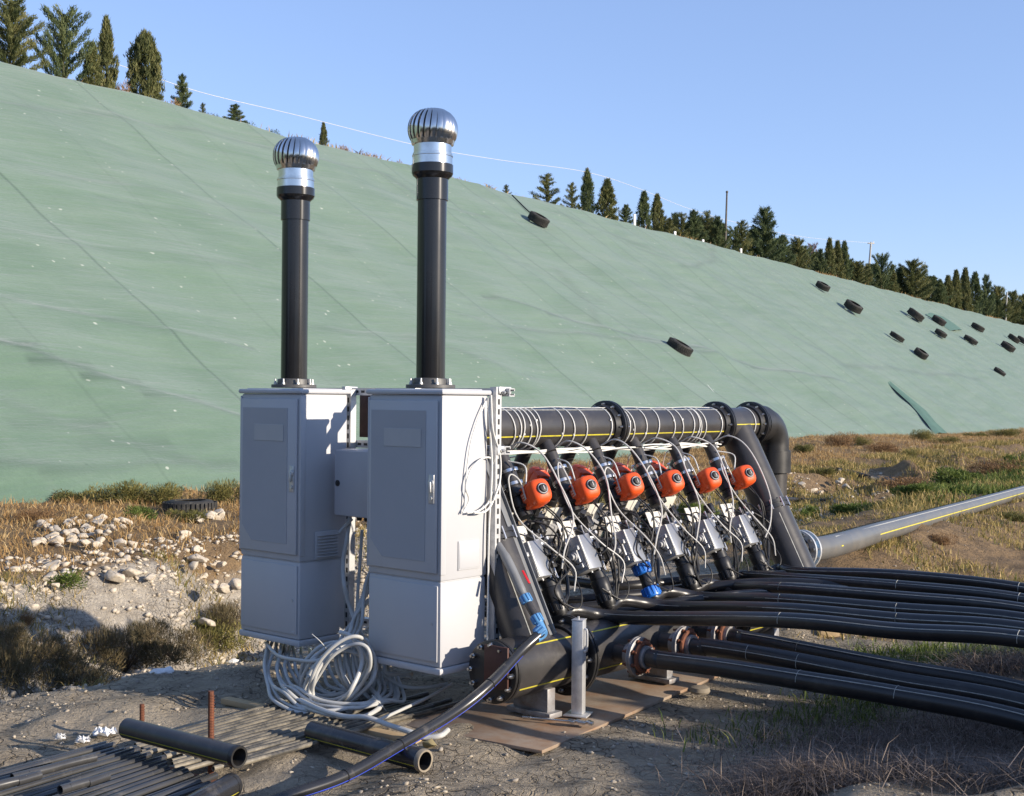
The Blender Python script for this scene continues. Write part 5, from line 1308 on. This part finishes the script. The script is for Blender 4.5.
# ------------------------------------------------------------------ black hoses to the right
def plan_Y(E, dirv, px):
    """depth at which the vertical plane through E along dirv meets the picture column px"""
    k = (px - 512) / FPX
    t = (k * E.y - E.x) / (dirv.x - k * dirv.y)
    return E.y + dirv.y * t
def hose(E, pxs, rad, label, group, lead=(), far=True, st_off=None, dirv=None):
    dv = dirv or -VB
    pts = list(lead)
    for q in pxs:
        pts.append(at(q[0], q[1], q[2] if len(q) > 2 else plan_Y(E, dv, q[0])))
    last, prev = pts[-1], pts[-2]; d = (last - prev).normalized()
    pts += [last + d * .7 + V((0, 0, -.08)), last + d * 1.5 + V((0, 0, -.30)), last + d * 2.3 + V((0, 0, -.45))]
    pts[-1].z = max(pts[-1].z, gz(pts[-1].x, pts[-1].y) + rad); pts[-2].z = max(pts[-2].z, gz(pts[-2].x, pts[-2].y) + rad)
    pts = [V((p.x, p.y, max(p.z, gz(p.x, p.y) + rad * .8))) for p in pts]
    r = thing('black_hose', label, 'hose', pts[0], 0, group)
    MB().tube(pts, rad, 18, 8).into(r, 'tube', M['hose'])
    _q = .2 + 1.0 * random.random(); so = V((-.651, -.759, 0)) * math.cos(_q) + V((0, 0, math.sin(_q)))
    k = 1 if len(lead) < 3 else 2
    MB().tube(pts[k:], .0022, 4, 8, offs=so * (rad + .0004)).into(r, 'stripe', M['stripe_w'])
    # small printed marks
    mk = MB()
    for u in (.3 + .5 * random.random(), .35 + .5 * random.random()):
        j = k + 1 + int(u * (len(pts) - 5)); j = min(j, len(pts) - 2)
        c, t = pts[j], (pts[j + 1] - pts[j - 1]).normalized()
        mk.ring(c, t, rad + .0006, .0014, 20, 5, -.9, .9, so)
    mk.into(r, 'mark', M['stripe_w'])
    return r
YS781 = [571.5, 578.5, 588, 599.5, 609, 620]; YS898 = [575, 586, 597, 609, 619.5, 631]; YS1020 = [588, 599, 609, 619, 628.5, 639]
HL = ['lowest of the upper black hoses, starting at the branch nearest the cabinet', 'second from the bottom of the upper black hoses', 'black hose starting at the bright blue coupling', 'third from the top of the upper black hoses', 'second from the top of the upper black hoses', 'topmost black hose, starting at the branch beside the slanting leg']
for i in range(6):
    k = 5 - i
    E = W(NA[i], FB, FZ) + (UA * 0 + VB * LD.y + V((0, 0, LD.z))) * .962
    dL = VB * LD.y + V((0, 0, LD.z))
    sx = 512 + FPX * E.x / E.y
    ey = 398 + (EYE - E.z) / E.y * FPX
    lead = [E - dL * .14, E + dL * .005, at(sx + 13, ey - 3, E.y + .07)]
    x1 = sx + .40 * (781 - sx)
    y1 = {0: 617.5, 1: 606.5, 2: 597.5, 3: 587, 4: 578.5, 5: 571}[i]
    x1 = min(x1, sx + 62)
    pxs = ([(x1, y1, E.y + .10)] if 781 - x1 > 40 else []) + [(781 if i < 4 else 800, YS781[k] if i < 4 else YS781[k] + .5), (898, YS898[k]), (1020, YS1020[k])]
    hose(E, pxs, .033 if i else .036, HL[i], 'upper black hoses from the valve branches', lead)
# four more come through from the rear row, under the header
RH = [('black hose coming through under the header, middle of the bundle', [(545, 612, 7.3), (600, 606, 7.35), (690, 600, 7.4), (781, 594, 7.3), (898, 603, 7.0), (1020, 614, 6.6)]),
      ('black hose coming through under the header, upper part of the bundle', [(560, 601, 7.5), (610, 597, 7.5), (655, 593, 7.6), (697, 588, 7.7), (781, 583, 7.6), (898, 591, 7.3), (1020, 603, 6.9)]),
      ('black hose coming through under the header just above the lowest upper hose', [(545, 620, 7.0), (600, 614, 7.1), (690, 612, 7.2), (781, 614, 6.9), (898, 625, 6.4), (1020, 633.5, 5.9)]),
      ('black hose coming through behind the blue coupling, near the top of the bundle', [(620, 586, 8.0), (690, 580, 8.2), (781, 575, 8.2), (898, 580, 7.8), (1020, 593, 7.3)])]
for lb, pts in RH:
    p0 = at(*pts[0])
    hose(None, pts, .032, lb, 'black hoses from the rear valve branches', [p0 + VB * .95 + V((0, 0, .03)), p0 + VB * .4 + V((-.03, 0, 0))])
LL = ['nearest of the three low black hoses, from the first rusty flange', 'middle one of the three low black hoses', 'farthest of the three low black hoses']
LP = [[(660, 660), (720, 667.5), (800, 680), (898, 696), (1020, 720)], [(705, 646.5), (750, 653), (800, 662), (898, 681), (1020, 703)], [(740, 638), (770, 643), (800, 649), (898, 668), (1020, 690)]]
for i, a in enumerate(STUB):
    hose(W(a, -.5, LZ), LP[i], .046, LL[i], 'low black hoses from the flanged stubs', [W(a, -.515, LZ - .005), W(a, -.62, LZ - .006)])
MB().lathe(W(1.38, -.60, .035), V((0, 0, 1)), [(0, .05), (.01, .055), (.03, .05), (.035, .03)], 20).solo('tan_disc', M['ringtan'], 'tan disc shaped cap lying on the board under the low hoses', 'cap')
for (px, py, mt, nm, lb, ct) in ((722, 632, 'redplastic', 'red_tap', 'small red tap handle among the low flanges', 'tap'), (828, 636, 'timber', 'timber_block', 'small timber block on the ground between upper and low hoses', 'block')):
    p = on_ground(px, py); mb = MB()
    if nm == 'red_tap': mb.obox(p + V((0, 0, .03)), UA * .05, VB * .014, V((0, 0, .010)), .005); mb.cyl(p, p + V((0, 0, .03)), .012, n=10)
    else: mb.obox(p + V((0, 0, .02)), V((.07, .01, 0)), V((-.006, .04, 0)), V((0, 0, .022)), .004); mb.obox(p + V((.03, .0, .052)), V((.04, .012, 0)), V((-.006, .03, 0)), V((0, 0, .012)), .004)
    mb.solo(nm, M[mt], lb, ct)

# ------------------------------------------------------------------ far discharge pipe on the right
c0 = W(4.27, HB, .465)
c0p = [c0, at(830, 546.5, 10.15), at(880, 532, 11.95), at(930, 518, 13.97), at(980, 504, 16.8), at(1024, 491.5, 20.4)]
d = (c0p[-1] - c0p[-2]).normalized(); c0p += [c0p[-1] + d * 6, c0p[-1] + d * 16]
r = thing('discharge_pipe', 'long sunlit grey looking pipe running away to the right edge over the grass', 'pipe', c0)
MB().tube(c0p, .092, 28, 8).into(r, 'tube', M['pipe_far'])
_d = (c0p[3] - c0p[1]).normalized(); _s = _d.cross(V((0, 0, 1))).normalized()
for so, mt in ((_s * .45 + V((0, 0, .9)), 'stripe_w'), (_s * .97 + V((0, 0, .1)), 'stripe_y')):
    MB().tube(c0p[1:], .008, 5, 8, offs=so.normalized() * .0870).into(r, 'stripe', M[mt])
ax = (c0p[1] - c0p[0]).normalized()
for k, (o_, mat) in enumerate(((.02, 'galv'), (.10, 'galv'))):
    f = MB(); f.lathe(c0 + ax * o_, ax, [(0, .10), (0, .155), (.022, .155), (.024, .10)], 36); f.into(r, 'flange', M[mat])
b = MB(); e1 = ax.orthogonal().normalized(); e2 = ax.cross(e1)
for i in range(12):
    a_ = i * .5236; q = c0 + ax * .0 + (e1 * math.cos(a_) + e2 * math.sin(a_)) * .133; b.cyl(q, q + ax * .15, .008, n=8); b.cyl(q + ax * .125, q + ax * .145, .015, n=6); b.cyl(q, q + ax * .02, .015, n=6)
b.into(r, 'bolts', M['steel'])
f = MB(); f.lathe(c0 + ax * .045, ax, [(0, .105), (0, .125), (.05, .125), (.052, .105)], 30); f.into(r, 'gasket_ring', M['paleblue'])
# white plate behind the leg
p = W(4.0, .10, .95); mb = MB(); mb.obox(on_b(765, 455, .62), UA * .006, VB * .055, V((0, 0, .085)), .003)
mb.solo('white_plate', M['cab_label'], 'white plate seen in the gap between slanting leg and down pipe', 'plate')

# ------------------------------------------------------------------ drain line with blue couplings and the striped pipe to the foreground
dr = thing('drain_valve', 'grey plastic valve with red lever and pale blue couplings beside the nearer cabinet', 'valve', at(505, 556, 6.25))
pv = [at(498, 545, 6.45), at(505, 556, 6.40), at(513, 572, 6.36), at(520, 588, 6.33), at(526, 599, 6.31), at(531, 609, 6.28), at(537, 619, 6.26), at(542, 629, 6.24)]
MB().tube(pv[:5], .021, 16, 5, rfun=lambda u: 1.15 if .2 < u < .85 else 1).into(dr, 'valve_body', M['greyplastic'])
MB().tube(pv[3:], .020, 14, 5).into(dr, 'pipe', M['hdpe'])
mb = MB(); c = at(526, 577, 6.28); mb.obox(c, (at(530, 584, 6.26) - at(523, 571, 6.30)) * .5, V((.006, .003, 0)), V((0, -.005, .003)), .003); mb.into(dr, 'lever', M['redplastic'])
def nut(mb, c, d, r_, L_):
    d = d.normalized(); mb.lathe(c - d * L_ / 2, d, [(0, r_ * .78), (.003, r_ * .95), (L_ * .8, r_), (L_, r_ * .8)], 20)
    e1 = d.orthogonal().normalized(); e2 = d.cross(e1)
    for i in range(10):
        a_ = i * .628; q = e1 * math.cos(a_) + e2 * math.sin(a_); mb.obox(c + q * r_, d * L_ * .4, q * .003, d.cross(q) * .004, .001, 1)
for i in (4, 6): 
    mb = MB(); nut(mb, pv[i], pv[i + 1] - pv[i - 1], .027, .048); mb.into(dr, 'coupling_nut', M['paleblue'])
el = at(541, 633, 6.22); PL = [el, at(520, 652, 6.12), at(490, 684, 5.92), at(455, 712, 5.76), at(400, 745, 5.48), at(345, 776, 5.22), at(290, 803, 5.02), at(225, 835, 4.8)]
mb = MB(); nut(mb, at(540, 632, 6.22), V((-.6, -.3, -.5)), .030, .05); mb.tube([pv[6], pv[7], at(543, 634, 6.23), at(536, 639, 6.19)], .021, 14, 5); mb.into(dr, 'elbow_coupling', M['paleblue'])
PL = [V((p.x, p.y, max(p.z, gz(p.x, p.y) + .028))) for p in PL]
r = thing('water_pipe', 'shiny dark pipe with a blue stripe slanting to the bottom edge in front', 'pipe', PL[-1])
MB().tube(PL, .0255, 18, 10).into(r, 'tube', M['pipe_new'])
MB().tube(PL[1:], .0034, 5, 10, offs=V((.55, -.60, -.55)).normalized() * .0245).into(r, 'stripe', M['stripe_b'])
mb = MB()
for u in (2, 4, 5): mb.ring(PL[u], (PL[u + 1] - PL[u - 1]), .0265, .0025, 18, 5)
mb.into(r, 'tie', M['black'])
# rusty square plate and formwork board below
q = [on_z(542, 750, .022), on_z(712, 677, .022)]; ux = (q[1] - q[0]).normalized(); uy = V((-ux.y, ux.x, 0))
c = q[0] + ux * 1.02 + uy * .40
MB().obox(c - V((0, 0, .010)), ux * 1.02, uy * .40, V((0, 0, .008)), .002).solo('formwork_board', M['plywood'], 'muddy brown formwork board lying under the manifold', 'board')
mb = MB(); pa, pc = on_a(508, 691, .115), on_a(485, 644, .115); mb.obox((pa + pc) / 2, UA * .006, VB * abs((pa - pc).dot(VB)) / 2, V((0, 0, abs(pa.z - pc.z) / 2)), .002); 
mb.solo('steel_plate', M['rustplate'], 'brown primed steel plate standing before the end flange of the lower pipe', 'plate')

# ------------------------------------------------------------------ cables at the cabinets
pb = lambda l, b=-.018: [on_b(x, y, b) for x, y in l]
r = thing('wall_cable', 'white cable looped on the sunny side of the nearer cabinet', 'cable', W(.2, -.01, 1.1))
MB().tube(pb([(487, 398), (484, 405), (477, 422), (470, 447), (466, 480), (465, 500), (464, 513)]), .004, 7, 8).into(r, 'strand', M['cable_w'])
MB().tube(pb([(463, 513), (469, 500), (466, 487), (471, 470), (480, 460), (490, 458), (494, 470), (494, 487), (488, 503), (478, 511), (467, 513)], -.024), .0048, 7, 8).into(r, 'strand', M['cable_w'])
MB().tube(pb([(490, 396), (491, 420), (496, 445), (499, 465), (497, 488), (491, 505), (484, 512), (474, 513)], -.035), .0055, 7, 8).into(r, 'strand', M['cable_w'])
MB().tube(pb([(488, 398), (490, 430), (492, 470), (489, 530), (488, 600), (487, 650)], -.03), .005, 7, 8).into(r, 'strand', M['cable_w'])
MB().tube(pb([(491, 395), (493, 430), (500, 455), (500, 480), (494, 500)], -.045), .005, 7, 8).into(r, 'strand', M['cable_w'])

cc = thing('conduit_coil', 'tangle of light grey conduits coiled on the ground below the cabinets', 'conduit', at(345, 700, 6.45))
rg = random.Random(5)
def cond(pts, rad=.0095, Y=6.5, sub=8, jit=2.2):
    n_ = len(pts)
    MB().tube([at(p[0] + (rg.uniform(-jit, jit) if 0 < i_ < n_ - 1 else 0), p[1] + (rg.uniform(-jit, jit) if 0 < i_ < n_ - 1 else 0), (p[2] if len(p) > 2 else Y) + rg.uniform(-.03, .03)) for i_, p in enumerate(pts)], rad, 10, sub).into(cc, 'conduit', M['conduit'])
# hanging from the far cabinet and sweeping to the right
for k in range(6):
    x = 263 + k * 4.5; dx = rg.uniform(-2, 2)
    cond([(x + 5, 640 + k, 7.2), (x + 2, 650 + k, 7.0), (x - 1 + dx, 668, 6.75), (x + 3, 684, 6.6), (x + 12, 700 - k * 2.5, 6.45), (x + 35, 712 - k * 2.2, 6.35), (x + 70, 714 - k * 2, 6.3), (x + 100, 706 - k, 6.35), (x + 118, 690 + k * 2, 6.5), (x + 112, 672 + k, 6.7)])
for k in range(7):
    x = 276 + k * 8.5
    cond([(x, 643 + k * 1.3, 7.2), (x + 1, 655 + k * .8, 7.0), (x + 5, 672, 6.8), (x + 15 + rg.uniform(-3, 3), 688, 6.7), (x + 34, 698 - k, 6.6), (x + 60, 692, 6.6)])
cond([(266, 643, 7.15), (278, 655, 6.8), (295, 660, 6.6), (316, 659, 6.5), (335, 650, 6.5), (348, 634, 6.6), (356, 615, 6.75), (368, 600, 6.9)])
# the big upright loops
for k in range(13):
    cx, cy = 342 + rg.uniform(-8, 8), 676 + rg.uniform(-6, 5); rx, ry = 23 + k * 1.6 + rg.uniform(-2.5, 2.5), 38 + rg.uniform(-7, 6); yy = 6.38 + k * .025; a0 = rg.uniform(0, 6.28)
    pts = []
    for j in range(15):
        a_ = a0 + j / 14 * 2 * math.pi * 1.04; u, v_ = math.cos(a_) * rx, math.sin(a_) * ry
        tl = .55; pts.append((cx + u * math.cos(tl) - v_ * math.sin(tl), cy + v_ * math.cos(tl) * .95 + u * math.sin(tl) * .6, yy + .05 * math.sin(a_ + k)))
    cond(pts, .0095, sub=5, jit=.8)
# rising between the cabinets behind the near one
for k in range(7):
    cond([(352 + k * 5, 735 - 40 + k * 2, 6.55), (338 + k * 4, 672 + k * 3, 6.5), (338 + k * 3, 652 - k, 6.6), (346 + k * 2.5, 634 - k * 2, 6.75), (358 + k * 1.5, 614 - k * 5, 6.9), (369 + k, 596 - k * 6, 7.0), (380, 585 - k * 6, 7.0)])
cond([(350, 517, 7.02), (346, 540, 7.0), (341, 565, 7.0), (344, 590, 6.95), (352, 612, 6.9), (362, 640, 6.8), (372, 662, 6.7)], .012)
cond([(352, 519, 7.0), (343, 528, 7.0), (339, 533, 7.0)], .009); cond([(362, 530, 7.0), (360, 560, 7.02), (359, 600, 7.0), (357, 640, 6.9)], .009)
# two long ones running out over the stacked pipes
cond([(300, 700, 6.4), (322, 710, 6.25), (345, 716, 6.1), (368, 719, 6.02), (390, 726, 5.95), (410, 734, 5.9), (425, 737, 5.87), (440, 735, 5.9), (448, 730, 5.95)], .0125)
cond([(300, 706, 6.35), (330, 716, 6.2), (360, 716, 6.2), (378, 708, 6.3), (382, 698, 6.4), (372, 688, 6.5), (360, 680, 6.6)], .0125)
cond([(375, 722, 6.05), (400, 710, 6.2), (428, 698, 6.4), (452, 684, 6.6)], .008); cond([(385, 660, 6.7), (388, 672, 6.6), (400, 676, 6.6), (412, 674, 6.55)], .0115); cond([(380, 672, 6.6), (400, 684, 6.55), (425, 688, 6.55), (448, 684, 6.6)], .009)
cond([(340, 632, 6.45), (354, 640, 6.4), (360, 660, 6.4), (352, 690, 6.35), (340, 702, 6.4)], .0115)
for k, (x0, y0, x1, y1) in enumerate(((312, 634, 326, 648), (345, 675, 352, 690), (372, 695, 390, 716))):   # cut tie ends
    MB().tube([at(x0, y0, 6.35), at((x0 + x1) / 2 + 1, (y0 + y1) / 2, 6.33), at(x1, y1, 6.38)], .0018, 5, 3).into(cc, 'tie_end', M['cable_w'])

# ------------------------------------------------------------------ stacked pipes on the left
def pipe_run(p0, p1, rad, mat, label, group, ends=True, wob_=.01, ri=.78):
    p0, p1 = V(p0), V(p1); n = 6; sd = (p1 - p0).cross(V((0, 0, 1))).normalized(); ph = rg.uniform(0, 6)
    pts = [p0.lerp(p1, i / n) + sd * (wob_ * math.sin(i * 1.1 + ph)) + V((0, 0, .3 * wob_ * math.sin(i * 1.7 + ph))) for i in range(n + 1)]
    d = (pts[1] - pts[0]).normalized(); d2 = (pts[-1] - pts[-2]).normalized(); mb = MB(); mb.tube([pts[0] + d * .1] + pts[1:-1] + [pts[-1] - d2 * .1], rad, 14, 3, caps=False); mb.hollow(pts[0], pts[0] + d * .10, rad, rad * ri, 14); mb.hollow(pts[-1] - d2 * .10, pts[-1], rad, rad * ri, 14)
    return mb.solo('stacked_pipe', mat, label, 'pipe', group)
M['pipe_dusty'] = pm('dusty thin pipe', (.045, .043, .04), (.08, .075, .065), 5, .33, spec=.55, dust=(.34, .295, .22), dscale=6, dlo=.42, dhi=.74)
M['pipe_grey'] = pm('grey thin pipe', (.04, .04, .041), (.06, .059, .058), 5, .28, spec=.7, dust=(.24, .215, .175), dscale=7, dlo=.55, dhi=.85)
# rear sheaf: thin dusty pipes
LA, LB_ = on_z(150, 739, .03), on_z(330, 690, .03); RA, RB = on_z(236, 766, .03), on_z(452, 706, .03)
NP = 18
for i in range(NP):
    u = i / (NP - 1); a0 = LA.lerp(RA, u); b0 = LB_.lerp(RB, u); d = (b0 - a0).normalized(); z = .03 + .002 * ((i * 7) % 3)
    a0 = a0 - d * rg.uniform(0, .25); b0 = b0 + d * rg.uniform(-.1, .25)
    pipe_run((a0.x, a0.y, z), (b0.x, b0.y, z + .004), .0112, M['pipe_dusty'], 'thin dusty pipe in the pale sheaf lying below the cabinets', 'thin pale pipes in the rear sheaf', wob_=.004)
# front sheaf: darker, glossy
LA, LB_ = on_z(-30, 778, .05), on_z(118, 740, .05); RA, RB = on_z(70, 835, .05), on_z(232, 775, .05)
for i in range(18):
    u = i / 17; a0 = LA.lerp(RA, u); b0 = LB_.lerp(RB, u); d = (b0 - a0).normalized()
    b0 = b0 - d * rg.uniform(0, .10) - d * (.05 * u); z = .03 + .003 * ((i * 5) % 3)
    a0 = a0 - d * 1.0
    pipe_run((a0.x, a0.y, z), (b0.x, b0.y, z + .012), .0138 if i % 4 else .015, M['pipe_grey'], 'glossy dark pipe in the sheaf at the bottom left corner', 'glossy dark pipes in the front sheaf', wob_=.005)
for i, (x0, y0, x1, y1, zz) in enumerate(((12, 778, 95, 757, .10), (60, 790, 108, 776, .10), (-20, 790, 40, 775, .10))):
    pipe_run(on_z(x0, y0, zz), on_z(x1, y1, zz), .018, M['pipe_grey'], ['short glossy offcut lying on top of the front sheaf, farthest back', 'short glossy offcut on the front sheaf nearest the cross pipe', 'short glossy offcut on the front sheaf at the left edge'][i], 'offcuts on the front sheaf', wob_=.002)
def short_pipe(p0, p1, rad, ri, mat, name, label, rim=None, stripe=True):
    p0, p1 = V(p0), V(p1); r = thing(name, label, 'pipe', (p0 + p1) / 2); d = (p1 - p0).normalized()
    MB().hollow(p0, p1, rad, ri, 36).into(r, 'tube', mat)
    if rim: MB().lathe(p1 - d * .001, d, [(0, ri), (0.003, ri), (.004, rad * .995), (0, rad + .0015), (-.02, rad + .0015), (-.02, rad)], 36, False).into(r, 'rim', rim)
    if stripe:
        s = d.cross(V((0, 0, 1))).normalized(); s = s if s.y < 0 else -s; q = (s * .93 + V((0, 0, -.36))).normalized()
        MB().obox((p0 + p1) / 2 + q * rad, d * (p1 - p0).length / 2 * .98, d.cross(q) * .0016, q * .0007).into(r, 'stripe', M['stripe_y'])
    return r
short_pipe(on_z(127, 728, .14), on_z(239, 757, .14), .044, .035, M['hdpe'], 'cross_pipe', 'black pipe lying across the stacked pipes between two rusty stakes', M['hdpe_dark'])
short_pipe(on_z(140, 836, .05), on_z(232, 785, .06), .047, .040, M['pipe_new'], 'loose_pipe', 'short black pipe poking up from the bottom edge', M['pipe_new'])
short_pipe(on_z(312, 731, .065), on_z(425, 761, .055), .047, .039, M['pipe_new'], 'pipe_offcut', 'thick black pipe offcut with a tan dusty end in front of the stacked pipes', M['ringtan'])
for (px, y0, y1, rad, lb) in ((142, 740, 704, .011, 'shorter rusty stake behind the cross pipe'), (211, 779, 691, .0125, 'taller rusty stake in front of the cross pipe')):
    p = on_ground(px, y0); tp = at(px, y1, p.y); mb = MB(); mb.cyl(p - V((0, 0, .1)), tp, rad, n=10)
    for i in range(int((tp.z - p.z) / .012)): mb.ring((p.x, p.y, p.z + i * .012), (0.15, 0, 1), rad, .0018, 10, 4)
    mb.solo('rusty_stake', M['rust'], lb, 'stake')
# pale plank half in the mud, small dirt clods, timber under the sheaf
def plank(p0, p1, w, t, mat, lb, name='plank', tilt=0.0):
    p0, p1 = V(p0), V(p1); d = (p1 - p0).normalized(); s = d.cross(V((0, 0, 1))).normalized(); n = d.cross(s); s2 = s * math.cos(tilt) + n * math.sin(tilt); n2 = d.cross(s2)
    MB().obox((p0 + p1) / 2, d * (p1 - p0).length / 2, s2 * w / 2, n2 * t / 2, .004).solo(name, mat, lb, 'plank')
plank(on_z(150, 768, .02), on_z(225, 790, .02), .06, .04, M['rust'], 'dark rusty batten under the cross pipe end', 'batten')
plank(on_z(225, 700, .015), on_z(420, 742, .015), .06, .03, M['timber'], 'timber batten under the pale pipe sheaf', 'batten')
mb = MB(); v = rock_shape(40) * .055; p = on_ground(430, 748)
mb.add([tuple(V(x) + p + V((0, 0, .02))) for x in v], [tuple(f) for f in ICO[1]]); mb.solo('mud_clod', pm('ochre clod', (.30, .24, .12), (.2, .17, .09), 8, .9), 'ochre clod beside the tan pipe end', 'clod')

# ------------------------------------------------------------------ light, sky, camera
wd = bpy.data.worlds.new('World'); scene.world = wd; wd.use_nodes = True
nt = wd.node_tree; bg = nt.nodes['Background']
sky = nt.nodes.new('ShaderNodeTexSky'); sky.sky_type = 'NISHITA'; sky.sun_disc = False
sky.sun_elevation = SUN_EL; sky.sun_rotation = math.atan2(SUN_AZ.x, SUN_AZ.y); sky.altitude = 100; sky.air_density = 1.0; sky.dust_density = .2; sky.ozone_density = 3.0
hs = nt.nodes.new('ShaderNodeHueSaturation'); hs.inputs['Saturation'].default_value = .93; nt.links.new(mixc(nt, 1.0, sky.outputs[0], (1.0, .925, 1.05), 'MULTIPLY'), hs.inputs['Color']); nt.links.new(mixc(nt, .42, hs.outputs[0], (1.15, 1.80, 3.25)), bg.inputs['Color']); bg.inputs['Strength'].default_value = SKY
sl = bpy.data.lights.new('sun', 'SUN'); sl.energy = SUN; sl.angle = math.radians(.53); sl.color = (1.0, .885, .73)
so = bpy.data.objects.new('sun', sl); COL.objects.link(so)
sd = V((SUN_AZ.x * math.cos(SUN_EL), SUN_AZ.y * math.cos(SUN_EL), math.sin(SUN_EL))).normalized()
so.rotation_euler = sd.to_track_quat('Z', 'Y').to_euler()
cam = bpy.data.cameras.new('camera'); cam.sensor_width = 36; cam.lens = 36 * FPX / 1024; cam.clip_end = 3000; cam.clip_start = .05
co = bpy.data.objects.new('camera', cam); COL.objects.link(co)
co.matrix_world = Matrix.Translation(CAM) @ Matrix.Rotation(math.pi / 2, 4, 'X') @ Matrix.Rotation(ROLL, 4, 'Z')
scene.camera = co
scene.render.resolution_x, scene.render.resolution_y = 1024, 796
scene.view_settings.view_transform = 'Standard'; scene.view_settings.look = 'None'; scene.view_settings.gamma = 1; scene.view_settings.exposure = EXPO
scene.view_settings.use_curve_mapping = False
scene.cycles.max_bounces = 6; scene.cycles.use_denoising = True
